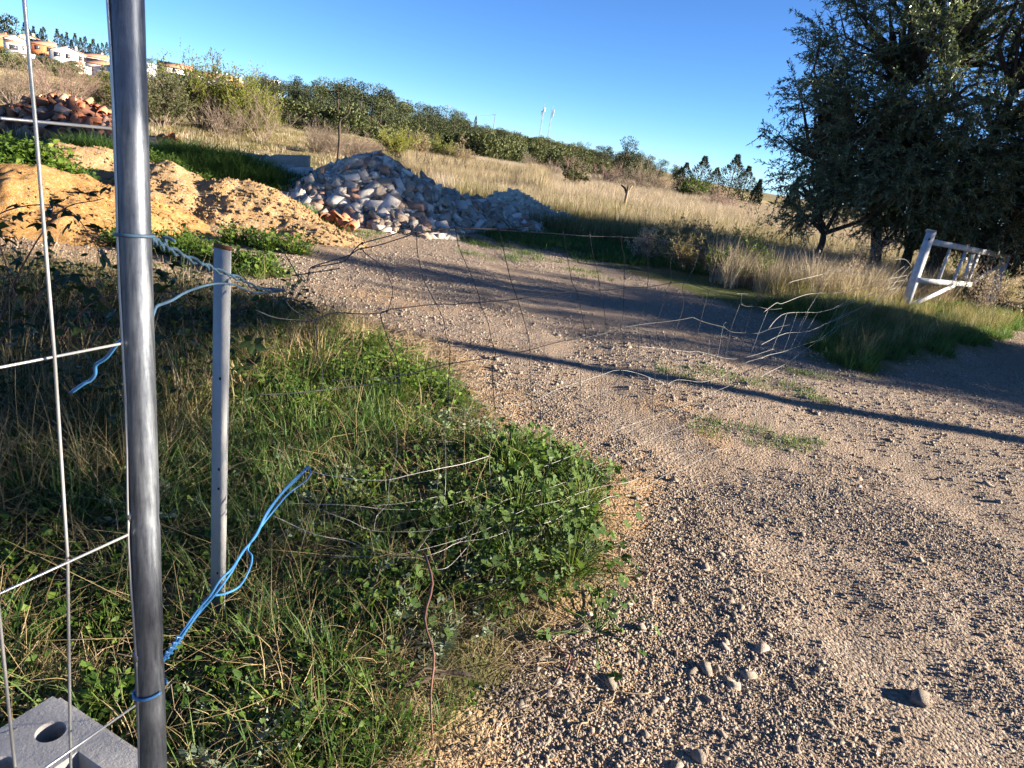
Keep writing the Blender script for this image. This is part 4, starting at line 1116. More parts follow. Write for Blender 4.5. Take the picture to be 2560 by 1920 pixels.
# ------------------------------------------------------------------ roof tile heaps
tile_me = {}
for mn in ('tile', 'tile_pale', 'tile_dark'):
    tile_me[mn] = []
    for k in range(7):
        V, F = tile_shape(400 + k) if k < 5 else slab(410 + k, 5, .07, .6)
        if k >= 5: V = V * .26
        tile_me[mn].append(np_mesh("roof_tile", V * 1.22, F, [M[mn]]))

def tile_heap(nm, label, lobes, seed, n, loc, hidden=.0):
    root = thing(nm, label, "tile heap", loc)
    lc = np.array(loc)
    o, zf = heap("tile_rubble", None, None, lobes, M['tile_dark'], seed, .06, .05, root)
    o.location = -lc
    rr = np.random.default_rng(seed)
    x0 = min(l[0] - l[2] for l in lobes); x1 = max(l[0] + l[2] for l in lobes); y0 = min(l[1] - l[3] for l in lobes); y1 = max(l[1] + l[3] for l in lobes)
    xy = rand_in(n, x0, x1, y0, y1, lambda x, y: lobes_z(x, y, lobes, seed) > -.03, rr)
    h = zf(xy[:, 0], xy[:, 1])
    e = .06
    gx = (zf(xy[:, 0] + e, xy[:, 1]) - zf(xy[:, 0] - e, xy[:, 1])) / (2 * e); gy = (zf(xy[:, 0], xy[:, 1] + e) - zf(xy[:, 0], xy[:, 1] - e)) / (2 * e)
    for i in range(len(xy)):
        mn = ['tile', 'tile', 'tile', 'tile_pale', 'tile_dark'][int(rr.integers(0, 5))]
        nrm = Vector((-gx[i], -gy[i], 1.1)).normalized()
        rot = nrm.to_track_quat('Z', 'Y').to_matrix() @ Matrix.Rotation(rr.normal(.0, 1.0), 3, 'Z') @ Matrix.Rotation(rr.normal(0, .45), 3, 'X') @ Matrix.Rotation(rr.normal(0, .6), 3, 'Y')
        o = obj("roof_tile", tile_me[mn][int(rr.integers(0, 7))], root)
        o.matrix_local = Matrix.Translation(Vector((xy[i, 0], xy[i, 1], h[i])) - Vector(loc) + nrm * rr.uniform(0, .12)) @ rot.to_4x4() @ Matrix.Scale(rr.uniform(.75, 1.1), 4)
    return root
L_TILE = [(-10.75, 16.4, 1.65, 1.45, 0, .93), (-11.6, 16.0, 1.5, 1.25, 0, .55), (-9.8, 16.0, 1.25, 1.1, 0, .50)]
tile_heap("roof_tile_heap", "large heap of broken terracotta roof tiles behind the gravel heap", L_TILE, 106, 300, (-10.7, 16.4, 0))
L_TILE2 = [(-8.3, 16.0, .95, .65, 0, .34)]
tile_heap("roof_tile_heap", "small low spill of tile fragments beside the galvanised post and dark grass", L_TILE2, 107, 70, (-8.3, 16.0, 0))
L_TILE3 = [(-2.75, 9.95, .3, .2, 0, .05)]
tile_heap("roof_tile_heap", "few orange tile scraps lying on grass before the grey rubble", L_TILE3, 108, 11, (-2.75, 10.0, 0))

# ------------------------------------------------------------------ stones of the track
peb = [np_mesh("pebble", *(rock(600 + k, 9 + k % 4, (1, .75, .55)) if k % 2 else block(600 + k, (1, .75, .5), .2)), [M['stone']]) for k in range(8)]
def track_pts(n, r0, r1, seed, patch=True, lo=-.15, power=1.0):
    r = np.random.default_rng(seed)
    out, tot = [], 0
    while tot < n:
        az = r.uniform(R_(-46), R_(48), n * 2); rr = r0 + (r1 - r0) * r.random(n * 2) ** power
        x, y = rr * np.sin(az), rr * np.cos(az)
        k = poly_dist(x, y, TRACK) + fbm(x * 3, y * 3, 71, 3) * .2 > .03
        k &= (poly_dist(x, y, VERGE_LEFT) < -.2 - .3 * fbm(x * 2.3, y * 2.3, 73, 3) + .2 * r.random(len(x)) ** 3) | (y > 3.6)
        rut = np.exp(-((x + .27 * y - 2.0) / .26) ** 2) + np.exp(-((x + .27 * y - 3.55) / .3) ** 2)
        if patch: k &= (fbm(x * 1.25, y * 1.25, 72, 4) - .42 * rut + .25 * r.normal(size=len(x))) > lo
        x, y = x[k], y[k]; out.append(np.stack([x, y], 1)); tot += len(x)
    return np.concatenate(out)[:n], r
def gravel(nm, lab, n, r0, r1, s0, s1, seed, lo, power=1.0, sk=2.0):
    xy, r = track_pts(n, r0, r1, seed, True, lo, power)
    s = s0 * (s1 / s0) ** (r.random(n) ** sk)
    P = on_ground(xy, 0); P[:, 2] += s * .12
    scatter(nm, lab, "gravel", P, np.column_stack([r.normal(0, .5, n), r.normal(0, .5, n), r.uniform(0, 6.28, n)]), s, r.integers(0, 8, n), peb)
gravel("gravel", "loose fine gravel covering the track", 78000, 1.2, 4.6, .0045, .0125, 81, -.22, .8)
gravel("gravel", "coarser grit scattered along the track farther off", 52000, 4.4, 13.5, .009, .021, 82, -.3, .75)
gravel("gravel", "thumb-sized pebbles strewn over the track", 3400, 1.25, 9, .013, .028, 83, -.2, .9)

# bigger stones, each a thing
big = [np_mesh("stone", *(rock(640 + k, 20 + k % 5, (1, .7, .5)) if k % 3 == 0 else block(640 + k, (1, .7, .48), .2)), [M['stone_big']]) for k in range(10)]
xy, r = track_pts(170, 1.45, 6.0, 84, True, -.2, .9)
for i, (x, y) in enumerate(xy):
    s = .023 * (2.0) ** (r.random() ** 2)
    o = obj("stone", big[i % 10], None, (x, y, gz(x, y) + s * .07), (r.normal(0, .35), r.normal(0, .35), r.uniform(0, 6.28)), s)
    zone_ = 'soil edge of the near verge' if -.45 < poly_dist(np.array([x]), np.array([y]), VERGE_LEFT)[0] else ('coarse gravel nearest the fence panel' if y < 2.1 else ('middle gravel beside the mallow patch' if y < 3.4 else ('gravel before the long trunk shadow' if y < 4.8 else 'gravel beyond the long trunk shadow')))
    tag(o, "small angular grey stone lying on the " + zone_, "stone", "loose stones on the track")
for i, (x, y, sx, rz, lab) in enumerate([
    (.60, 1.49, 0.048, .3, "pale rounded stone paired with a long grey one at the track's soil edge"),
    (.665, 1.53, 0.061, -.6, "long grey stone touching the pale rounded one at the track's soil edge"),
    (.675, 3.05, 0.043, .8, "light grey stone alone between two wheel marks beside the leafy mallow"),
    (.74, 2.27, 0.056, .1, "pale oblong stone with a long shadow on open gravel"),
    (1.49, 1.95, 0.061, 1.0, "flat grey striped stone bedded in the sandy wheel rut"),
    (.99, 2.06, 0.047, .5, "smooth flat grey stone standing on edge in the gravel"),
    (.44, 1.75, 0.036, 2.0, "pointed pale stone on the bare soil strip by the dead twigs"),
    (.90, 1.90, 0.040, .3, "blocky light stone beside a long shadow in the sandy patch")]):
    o = obj("stone", big[(i * 3) % 10], None, (x, y, gz(x, y) + sx * .10), (.1, -.1, rz), sx)
    tag(o, lab, "stone", "loose stones on the track")

# ------------------------------------------------------------------ plants near the gateway
def clump(seed, n, R, h, w, bend, mat, segs=4, name="tuft"):
    r = np.random.default_rng(seed)
    a = r.uniform(0, 6.283, n); q = R * np.sqrt(r.random(n))
    base = np.column_stack([q * np.cos(a), q * np.sin(a), np.full(n, -.01)])
    V, F = blades_np(base, a + r.normal(0, .7, n), r.uniform(h[0], h[1], n), r.uniform(w[0], w[1], n), r.uniform(bend[0], bend[1], n), segs, rg=r)
    return np_mesh(name, V, [F], [mat])

def leaf_clump(seed, n, R, h, L, mat, asp=.55, stems=True):
    """low leafy weed: rounded leaves on short stalks"""
    r = np.random.default_rng(seed)
    mb = MB()
    a = r.uniform(0, 6.283, n); q = R * np.sqrt(r.random(n)); z = r.uniform(h[0], h[1], n) * (1.1 - q / R * .6)
    tip = np.column_stack([q * np.cos(a), q * np.sin(a), z])
    if stems:
        P = np.stack([tip * np.array((.25, .25, 0)), tip * np.array((.7, .7, .75)), tip], 1)
        V, F = tubes_np(P, np.full((n, 3), .0013)); mb.add(V, F)
    k = 7
    th = np.linspace(0, 2 * math.pi, k, endpoint=False)
    for i in range(n):
        s = r.uniform(L[0], L[1])
        rad = s * (.8 + .2 * np.cos(th * 3 + r.uniform(0, 6)))
        loc = np.column_stack([rad * np.cos(th), rad * np.sin(th) * (asp + r.uniform(-.1, .3)), .18 * s * np.cos(th) ** 2])
        Rm = np.array(Matrix.Rotation(r.uniform(0, 6.28), 3, 'Z') @ Matrix.Rotation(r.normal(0, .5), 3, 'X') @ Matrix.Rotation(r.normal(0, .5), 3, 'Y'))
        V = np.concatenate([[[0, 0, 0]], loc]) @ Rm.T + tip[i]
        F = np.array([(0, j + 1, (j + 1) % k + 1) for j in range(k)])
        mb.add(V, F)
    return mb.mesh("weed", mat)

def twig_litter(seed, n, R, L, rr_, mat):
    r = np.random.default_rng(seed)
    a = r.uniform(0, 6.283, n); q = R * np.sqrt(r.random(n))
    st = np.column_stack([q * np.cos(a), q * np.sin(a), r.uniform(0, .05, n)])
    d = r.normal(size=(n, 3)) * np.array((1, 1, .22)); d /= np.linalg.norm(d, axis=1)[:, None]
    ln = r.uniform(L[0], L[1], n)
    mid = st + d * (ln * .5)[:, None] + r.normal(0, .012, (n, 3)); en = st + d * ln[:, None] + r.normal(0, .02, (n, 3))
    P = np.stack([st, mid, en], 1); P[:, :, 2] = np.maximum(P[:, :, 2], .002)
    V, F = tubes_np(P, np.repeat(r.uniform(rr_[0], rr_[1], n)[:, None], 3, 1) * np.array([[1, .85, .5]]))
    return np_mesh("litter", V, [F], [mat])

inV = lambda x, y: poly_dist(x, y, VERGE_LEFT)
def verge(nm, lab, cat, n, protos, test, s, seed, tilt=.12, box=(-4.6, .6, .75, 5.6), dens=None):
    r = np.random.default_rng(seed)
    xy = rand_in(n, *box, test=test, rg=r)
    edge = np.clip(poly_dist(xy[:, 0], xy[:, 1], VERGE_LEFT) / .35, .25, 1)
    sc = r.uniform(s[0], s[1], len(xy)) * (.55 + .45 * edge)
    return scatter(nm, lab, cat, on_ground(xy), yaw(len(xy), tilt, r), sc, r.integers(0, len(protos), len(xy)), protos)

def clear(x, y):   # keep the concrete foot and the posts clear
    u = ((x + .875) * .92 - (y - 1.205) * .39); v = (-(x + .875) * .39 - (y - 1.205) * .92)
    return ~((u > -.05) & (u < .72) & (v > -.05) & (v < .29))

straw_p = [clump(700 + k, 24, .08, (.12, .36), (.0009, .0019), (1.0, 2.9), M['straw'], 5) for k in range(5)]
verge("dry_grass", "tangled straw coloured dead grass in the near verge", "dry grass", 1900, straw_p,
      lambda x, y: (inV(x, y) > .02) & clear(x, y) & (fbm(x * 1.3, y * 1.3, 91, 3) + .25 * rng.random(len(x)) > -.2 + .7 * (y > 3.5) * (x > -1.7)), (.55, 1.0), 901, .3)
grass_p = [clump(710 + k, 20, .06, (.10, .32), (.0018, .0042), (.3, 1.9), M['grass'], 4) for k in range(5)]
verge("green_grass", "lush green grass tufts in the near verge", "grass", 1500, grass_p,
      lambda x, y: (inV(x, y) > .03) & clear(x, y) & (fbm(x * 1.1 + 5, y * 1.1, 92, 3) + .3 * rng.random(len(x)) > .05 + .5 * (y > 3.7)), (.5, .95), 902, .15)
verge("green_grass", "tall fresh green grass behind the flat steel post", "grass", 520, [clump(720 + k, 22, .05, (.14, .36), (.0025, .0050), (.3, 1.6), M['grass'], 4) for k in range(4)],
      lambda x, y: (inV(x, y) > .12) & ((((x + 1.25) / .75) ** 2 + ((y - 2.9) / .9) ** 2) < 1) & (rng.random(len(x)) > .2), (.55, .95), 903, .12)
weed_p = [leaf_clump(730 + k, 20, .07, (.02, .12), (.007, .017), M['weed']) for k in range(5)]
tall_weed = [leaf_clump(735 + k, 46, .13, (.04, .26), (.010, .024), M['weed']) for k in range(4)]
verge("leafy_weeds", "bright leafy weeds filling the far part of the near verge", "weeds", 330, tall_weed,
      lambda x, y: (inV(x, y) > .12) & (y > 3.0) & (x > -2.0) & (fbm(x * 1.5, y * 1.5, 89, 3) > -.12), (.6, 1.15), 899)
verge("leafy_weeds", "mixed leafy weeds crowding round the mallows", "weeds", 110, tall_weed,
      lambda x, y: (inV(x, y) > .06) & (x > -.55) & (y > 1.9) & (y < 3.3), (.4, .8), 898)
verge("ground_leaves", "small round weed leaves between the grass of the near verge", "weeds", 2700, weed_p,
      lambda x, y: (inV(x, y) > .0) & clear(x, y) & (fbm(x * 1.7, y * 1.7 + 3, 93, 3) + .3 * rng.random(len(x)) > -.06), (.6, 1.3), 904)
lit_p = [twig_litter(740 + k, 26, .13, (.04, .22), (.0009, .0024), M['dead_stem']) for k in range(4)]
verge("twig_litter", "dead twigs and stems littering the verge and its soil edge", "dead twigs", 900, lit_p,
      lambda x, y: (inV(x, y) > -.12) & clear(x, y) & (rng.random(len(x)) > .35 * (inV(x, y) > .5)), (.5, 1.1), 905, .05)
long_p = [twig_litter(745 + k, 22, .16, (.14, .46), (.0006, .0012), M['straw']) for k in range(4)]
verge("straw_stems", "long dry grass stems lying crosswise over the near verge", "dry grass", 1250, long_p,
      lambda x, y: (inV(x, y) > .02) & clear(x, y), (.6, 1.2), 909, .25)
# brown band of dead twigs at the far edge of the verge
verge("twig_litter", "thick brown mat of dead stems at the far verge edge before the soil heap", "dead twigs", 700, lit_p,
      lambda x, y: (np.abs(inV(x, y) - .3) < .55) & (y > 3.8) & (x < -.3), (.9, 1.6), 906, .05)
spike_p = []
for k in range(4):
    r = np.random.default_rng(750 + k); mb = MB()
    for _ in range(9):
        az_, el = r.uniform(0, 6.28), r.uniform(.2, 1.2); L = r.uniform(.08, .17)
        d = np.array((math.cos(az_) * math.cos(el), math.sin(az_) * math.cos(el), math.sin(el)))
        t = np.linspace(0, 1, 8)[:, None]
        Pm = d * L * t + np.array((0, 0, -.05)) * t ** 2
        m_ = 16
        tt = np.repeat(np.linspace(.08, .95, m_ // 2), 2)
        base = d * L * tt[:, None] + np.array((0, 0, -.05)) * (tt ** 2)[:, None]
        sd_ = np.cross(d, (0, 0, 1.)); sd_ /= np.linalg.norm(sd_); sg = np.tile([1, -1], m_ // 2)[:, None]
        dirs = sd_ * sg * 1.0 + d * .6 + r.normal(0, .3, (m_, 3))
        V, F = leaves_np(base, dirs, L * .26 * (1.1 - tt * .7), .010, r); mb.add(V, F)
        V, F = tubes_np(Pm[None, ::2], np.linspace(.0028, .0008, 4)[None]); mb.add(V, F)
    spike_p.append(mb.mesh("thistle", M['thistle']))
verge("thistle_leaves", "grey green spiny thistle rosettes low in the verge", "thistles", 820, spike_p,
      lambda x, y: (inV(x, y) > .02) & clear(x, y) & ((fbm(x * 1.2 + 9, y * 1.2, 94, 3) > .02) | ((((x + .25) / .4) ** 2 + ((y - 3.75) / .5) ** 2) < 1) | ((((x + .2) / .3) ** 2 + ((y - 2.0) / .3) ** 2) < 1)), (.7, 1.5), 907)
# shaded dry mass around the brambles, left of the galvanised post
verge("dry_grass", "tall grey dead grass under the brambles", "dry grass", 700, [clump(760 + k, 24, .08, (.25, .62), (.0012, .0024), (.4, 1.9), M['straw'], 5) for k in range(4)],
      lambda x, y: (x < -1.35 + .15 * (y - 2)) & (y > 1.9) & (y < 4.8), (.7, 1.1), 908, .2)

verge("bramble_thicket", "dark tangled leafy undergrowth in the shade below the brambles", "undergrowth", 150, [leaf_clump(765 + k, 60, .22, (.06, .42), (.014, .03), M['bramble']) for k in range(3)],
      lambda x, y: (x < -1.5) & (y > 2.0) & (y < 4.9), (.7, 1.2), 897)
# mallow with big round leaves
def mallow_leaf(seed):
    r = np.random.default_rng(seed)
    k = 15; th = np.linspace(.35, 2 * math.pi - .35, k)
    rad = .5 * (1 - .13 * np.abs(np.sin(th * 2.5)) + r.uniform(-.05, .05, k))
    z = .10 * np.cos(th * 2) * rad + .05 * np.cos(th * 5)
    V = np.concatenate([[[0, 0, -.06]], np.column_stack([rad * np.cos(th), rad * np.sin(th), z])])
    F = np.array([(0, j, j + 1) for j in range(1, k)])
    return np_mesh("leaf", V, [F], [M['mallow']])
ml_me = [mallow_leaf(770 + k) for k in range(6)]
mal = [(.41, 1.98, .10, "smallest mallow on the soil edge nearest the thin dead stalk", 12), (-.48, 2.30, .13, "thin mallow farthest into the grass from the gravel", 14), (.18, 3.32, .13, "small mallow beyond the leafy patch by the wheel track", 14), (.33, 2.30, .18, "mallow plant spreading onto soil at the verge tip", 30), (.38, 2.75, .22, "leafy mallow at the verge edge facing the open gravel", 34), (.36, 3.10, .17, "low mallow at the far tip of the leafy patch", 26), (.10, 2.55, .24, "tall mallow in the middle of the leafy patch", 34),
       (.05, 2.95, .30, "bright sunlit mallow with the tallest leaves behind the sagging wires", 34), (-.12, 2.35, .19, "mallow under the lowest sagging fence wires", 28), (.12, 2.12, .15, "small mallow nearest the bare soil strip", 22), (-.32, 2.75, .17, "shaded mallow among thin grass behind the fence wires", 24), (.22, 2.55, .2, "mallow with yellowing leaves between taller neighbours", 28), (-.2, 1.85, .13, "few mallow leaves flat among thistles", 14)]
for mi_, (x, y, h, lab, n) in enumerate(mal):
    r = np.random.default_rng(780 + mi_)
    root = thing("mallow_plant", lab, "plant", (x, y, gz(x, y)), 0, "mallow plants in the verge")
    n = int(n * 2.1)
    a = r.uniform(0, 6.283, n); q = .25 * np.sqrt(r.random(n)); z = h * (1.05 - (q / .24) ** 2 * .6) * r.uniform(.55, 1.05, n)
    tip = np.column_stack([q * np.cos(a), q * np.sin(a), z])
    P = np.stack([tip * np.array((.1, .1, 0)), tip * np.array((.55, .55, .75)), tip], 1)
    V, F = tubes_np(P, np.full((n, 3), .0016), 4)
    mb = MB(); mb.add(V, F); mb.build("stems", M['weed'], root)
    for i in range(n):
        obj("leaf", ml_me[int(r.integers(0, 6))], root, tuple(tip[i]), tuple(Vector((r.normal(.35, .45), r.normal(-.15, .4), r.normal(.75, .3))).to_track_quat('Z', 'Y').to_euler()), r.uniform(.022, .048))

# bramble canes with three-part leaves, in the shade beyond the mesh panel
def bramble_leaf(seed):
    r = np.random.default_rng(seed); mb = MB()
    for ang in (-1.0, 0, 1.0):
        t = np.linspace(0, 1, 7)
        w_ = .32 * np.sin(np.pi * t ** .8) * (1 + .08 * r.normal(size=7)); w_[0] = w_[-1] = .01
        c = np.column_stack([t, np.zeros(7), -.18 * t ** 2])
        A = c + np.column_stack([np.zeros(7), w_, .10 * np.ones(7) * (w_ > .05)]); B = c - np.column_stack([np.zeros(7), w_, -.10 * np.ones(7) * (w_ > .05)])
        V = np.concatenate([c, A, B]); F = np.concatenate([np.array([(i, i + 1, 7 + i + 1, 7 + i) for i in range(6)]), np.array([(i + 1, i, 14 + i, 14 + i + 1) for i in range(6)])])
        mb.add(rot_z(V * (1 if ang == 0 else .85) + np.array((.12, 0, 0)), ang), F)
    return mb.mesh("leaf", M['bramble'])
bl_me = [bramble_leaf(790 + k) for k in range(4)]
for bi, (x, y, lab, canes) in enumerate([
        (-2.10, 2.55, "tallest bramble arching up before the ochre sand heap", [((0, 0, 0), (.05, .1, .5), (.25, .15, .92), (.42, .2, 1.02)), ((0, 0, 0), (-.1, .1, .5), (-.05, .2, .85), (.22, .25, .95), (.34, .3, .78)), ((0, 0, 0), (.1, 0, .4), (.3, .1, .7), (.48, .12, .62)), ((.1, 0, 0), (-.2, .1, .6), (-.35, .2, .8))]),
        (-2.30, 3.20, "dark low bramble sprawling over dead grass", [((0, 0, 0), (.2, .1, .4), (.6, .2, .50), (.95, .25, .32)), ((0, 0, 0), (-.2, .1, .5), (-.3, .15, .75)), ((0, 0, 0), (.3, -.1, .35), (.7, -.2, .40), (1.0, -.2, .2)), ((0, 0, 0), (.1, .3, .45), (.4, .5, .5))]),
        (-1.65, 3.55, "bramble trailing toward the soil heap beside the galvanised post", [((0, 0, 0), (.1, .1, .35), (.3, .3, .45), (.5, .4, .3)), ((0, 0, 0), (-.2, .2, .4), (-.45, .3, .5)), ((0, 0, 0), (.2, -.2, .3), (.4, -.3, .25))])]):
    r = np.random.default_rng(800 + bi)
    root = thing("bramble", lab, "bramble", (x, y, gz(x, y)), 0, "brambles beyond the mesh panel")
    for c in canes:
        P = smooth_path(np.array(c) * np.array((1, 1, 1.0)), 7)
        mb = MB(); mb.tube(P, np.linspace(.0042, .0016, len(P)), 6); mb.build("cane", M['bramble_stem'], root, True)
        for t in np.linspace(.25, 1, 13):
            p = P[int(t * (len(P) - 1))] + r.normal(0, .03, 3)
            obj("leaf", bl_me[int(r.integers(0, 4))], root, tuple(p), (r.normal(0, .5), r.normal(.3, .5), r.uniform(0, 6.28)), r.uniform(.04, .068))

# single dead canes and sticks
sticks = [((-.18, 1.93, .20), (-.05, 1.40, .02), .0045, 'bramble_stem', "long purple brown dead cane leaning through the near verge"),
          ((-.28, 1.52, .02), (.02, 1.60, .06), .009, 'bark', "gnarled grey branch lying in the near verge"),
          ((.03, 2.02, .03), (.30, 1.83, .015), .004, 'dead_stem', "thin dead stalk across the soil edge"),
          ((.40, 1.66, .01), (.56, 1.74, .02), .003, 'dead_stem', "thin curved stick on the gravel by the soil strip"),
          ((.33, 1.53, .01), (.40, 1.66, .015), .003, 'dead_stem', "straight pale stick pointing along the gravel edge"),
          ((.28, 1.86, .01), (.30, 1.74, .03), .004, 'bramble_stem', "short dark curled twig on bare soil"),
          ((1.08, 2.55, .02), (1.30, 2.60, .02), .004, 'dead_stem', "bleached straight twig lying on coarse gravel"),
          ((.64, 2.40, .01), (.74, 2.49, .045), .003, 'bramble_stem', "reddish twig propped on stones")]
for s_, e_, rd, mn, lab in sticks:
    s_ = np.array(s_); e_ = np.array(e_)
    r = np.random.default_rng(int(rd * 1e5) + len(lab))
    t = np.linspace(0, 1, 6)[:, None]
    P = s_ + (e_ - s_) * t + r.normal(0, .012, (6, 3)) * np.array((1, 1, .4)) * np.sin(t * 3.14)
    P[:, 2] += ground(P[:, 0], P[:, 1])
    mb = MB(); mb.tube(smooth_path(P, 3), np.linspace(rd, rd * .6, 16), 6)
    if rd > .006:
        mb.tube([P[2], P[2] + np.array((.05, .05, .03)), P[2] + np.array((.11, .06, .02))], [rd * .5, rd * .4, rd * .2], 5)
    tag(mb.build("stick", M[mn], None, True), lab, "stick")

# ------------------------------------------------------------------ right verge, tufts on the track, grass by the heaps
tuft_g = [clump(820 + k, 34, .10, (.10, .30), (.0022, .0045), (.2, 1.3), M['grass'], 4) for k in range(4)]
tuft_d = [clump(830 + k, 34, .10, (.35, .85), (.0018, .0034), (.15, 1.0), M['field'], 4) for k in range(4)]
tuft_h = [clump(840 + k, 30, .10, (.30, .75), (.0022, .0042), (.15, 1.0), M['field_green'], 4) for k in range(4)]
short_g = [clump(850 + k, 40, .14, (.04, .13), (.002, .004), (.2, 1.4), M['grass'], 3) for k in range(4)]
def sc(nm, lab, cat, n, box, test, protos, s, seed, tilt=.1):
    r = np.random.default_rng(seed)
    xy = rand_in(n, *box, test=test, rg=r)
    return scatter(nm, lab, cat, on_ground(xy), yaw(len(xy), tilt, r), r.uniform(s[0], s[1], len(xy)), r.integers(0, len(protos), len(xy)), protos)
outT = lambda x, y: -(poly_dist(x, y, TRACK) + fbm(x * 1.5, y * 1.5, 31, 3) * .35)
sc("green_grass", "bright green grass mound below the white gate", "grass", 2600, (2.4, 9.5, 6.0, 12.5), lambda x, y: (outT(x, y) > .0) & (outT(x, y) < 2.4) & (y < x * .82 + 6.4) & (np.hypot(x - 5.4, y - 10.1) > .45), tuft_g, (.35, .72), 911)
sc("dry_grass", "tall half dry grass standing round the white gate", "dry grass", 1300, (3.2, 12, 9.0, 16), lambda x, y: (outT(x, y) > 1.0) & (y > x * .82 + 6.3) & ((y > 10.95 + (x - 5.586) * .81) | (x < 4.4)) & (rng.random(len(x)) > .3), tuft_h, (.4, .85), 912)
sc("dry_grass", "thin dead grass mixed into the green mound below the gate", "dry grass", 420, (2.4, 9.5, 6.0, 11.5), lambda x, y: (outT(x, y) > .1) & (outT(x, y) < 2.4) & (y < x * .8 + 6.6), tuft_h, (.25, .6), 917)
sc("dry_grass", "dead straw stalks standing among the brambles beside the gate post", "dry grass", 500, (2.6, 7.5, 9.8, 13.5), lambda x, y: (outT(x, y) > .5) & ((y > 10.95 + (x - 5.586) * .81) | (x < 4.4)), tuft_d, (.7, 1.15), 913)
sc("green_grass", "short shaded green grass at the end of the track", "grass", 2300, (-2.5, 6, 10.8, 16.0), lambda x, y: (outT(x, y) > -.35) & (fbm(x * .9, y * .9, 96, 3) > -.2) & (lobes_z(x, y, L_RUB + L_LIME, 104) < 0), short_g, (.7, 1.5), 914)
sc("green_grass", "sparse green tufts growing in the middle of the gravel", "grass", 70, (.9, 2.7, 3.8, 6.0), lambda x, y: ((((x - 1.75) / .7) ** 2 + ((y - 5.35) / .3) ** 2) < 1) | ((((x - 1.55) / .45) ** 2 + ((y - 4.25) / .22) ** 2) < 1) | ((((x - 2.5) / .3) ** 2 + ((y - 6.1) / .25) ** 2) < 1), short_g, (.35, .8), 915)
sc("green_grass", "thin grass patches on the track near the rubble", "grass", 260, (-3.4, 1.0, 9.2, 12.2), lambda x, y: fbm(x * 1.2, y * .9, 97, 3) > .22, short_g, (.4, 1.0), 916)
dark_g = [clump(860 + k, 40, .12, (.22, .55), (.003, .0055), (.4, 1.5), M['grass_dark'], 5) for k in range(4)]
def onz(nm, lab, cat, n, box, test, protos, s, seed, zf, tilt=.15):
    r = np.random.default_rng(seed)
    xy = rand_in(n, *box, test=test, rg=r)
    P = np.column_stack([xy, zf(xy[:, 0], xy[:, 1])])
    return scatter(nm, lab, cat, P, yaw(len(xy), tilt, r), r.uniform(s[0], s[1], len(xy)), r.integers(0, len(protos), len(xy)), protos)
bank = lambda x, y: ground(x, y) + .42 * np.exp(-(((x + 5.3) / 1.3) ** 2 + ((y - 11.6) / .8) ** 2))
onz("dark_grass", "mound of long dark green grass between the soil heap and the concrete lumps", "grass", 750, (-7.0, -3.7, 10.6, 12.6), lambda x, y: (((x + 5.3) / 1.6) ** 2 + ((y - 11.6) / .95) ** 2) < 1, dark_g, (.7, 1.1), 921, bank)
leafy_p = [leaf_clump(870 + k, 40, .16, (.08, .34), (.022, .045), M['weed']) for k in range(4)]
zmax = lambda x, y: np.maximum(np.maximum(z_ochre(x, y), z_tan(x, y)), np.maximum(z_mid(x, y), ground(x, y)))
onz("leafy_weeds", "bank of leafy green weeds behind the ochre sand heap", "weeds", 260, (-8.0, -5.4, 8.0, 9.3), lambda x, y: (((x + 6.7) / 1.15) ** 2 + ((y - 8.6) / .5) ** 2) < 1, leafy_p, (.8, 1.3), 922, zmax)
onz("green_grass", "green grass spilling over the gravel heap behind the galvanised post", "grass", 260, (-7.6, -5.6, 10.3, 12.2), lambda x, y: (((x + 6.7) / .8) ** 2 + ((y - 11.2) / .7) ** 2) < 1, dark_g, (.6, 1.0), 923, zmax)
for k, (x, y, a, b, n, lab) in enumerate([(-3.15, 10.05, .55, .4, 110, "grass patch at the tail of the soil heap beside the tile scraps"), (-3.5, 6.65, .5, .3, 60, "weeds at the foot of the soil heap behind the galvanised post"), (-2.55, 6.35, .35, .25, 40, "bright weeds on open gravel before the soil heap tail"), (-5.2, 10.6, .7, .35, 70, "low weeds along the crest behind the soil heap"), (-2.9, 7.6, .5, .2, 40, "thin weeds along the soil heap's lower edge"), (-2.0, 11.0, .9, .25, 120, "short grass strip along the foot of the rubble heap")]):
    onz("green_weeds", lab, "weeds", n, (x - a, x + a, y - b, y + b), lambda X, Y: (((X - x) / a) ** 2 + ((Y - y) / b) ** 2) < 1, (short_g if k in (0, 5) else weed_p), ((.8, 1.5) if k in (0, 5) else (1.3, 2.4)), 930 + k, zmax)

# dry field
fld = [clump(880 + k, 46, .22, (.40, .85), (.0025, .0050), (.1, .8), M['field'], 3) for k in range(5)]
fldh = [clump(890 + k, 40, .22, (.25, .6), (.003, .006), (.15, .9), M['field_green'], 3) for k in range(3)]
def field(nm, lab, n, az0, az1, r0, r1, protos, s, seed, test=None, power=.6):
    r = np.random.default_rng(seed)
    az = r.uniform(R_(az0), R_(az1), n); rr = r0 + (r1 - r0) * r.random(n) ** (1 / (2 * power))
    x, y = rr * np.sin(az), rr * np.cos(az)
    k = (lobes_z(x, y, L_RUB + L_LIME, 104) < .02) & (outT(x, y) > .2)
    if test is not None: k &= test(x, y)
    x, y, rr = x[k], y[k], rr[k]
    sc_ = r.uniform(s[0], s[1], len(x)) * np.interp(rr, [15, 60], [1, .8]) * np.where((np.arctan2(x, y) < -.03) & (rr > 20), .72, 1)
    return scatter(nm, lab, "dry grass", on_ground(np.column_stack([x, y])), yaw(len(x), .12, r), sc_, r.integers(0, len(protos), len(x)), protos)
edge_f = lambda x, y: y > 15.2 + .35 * np.maximum(0, 1.2 - x) + 1.2 * fbm(x * .5, y * .3, 98, 3)
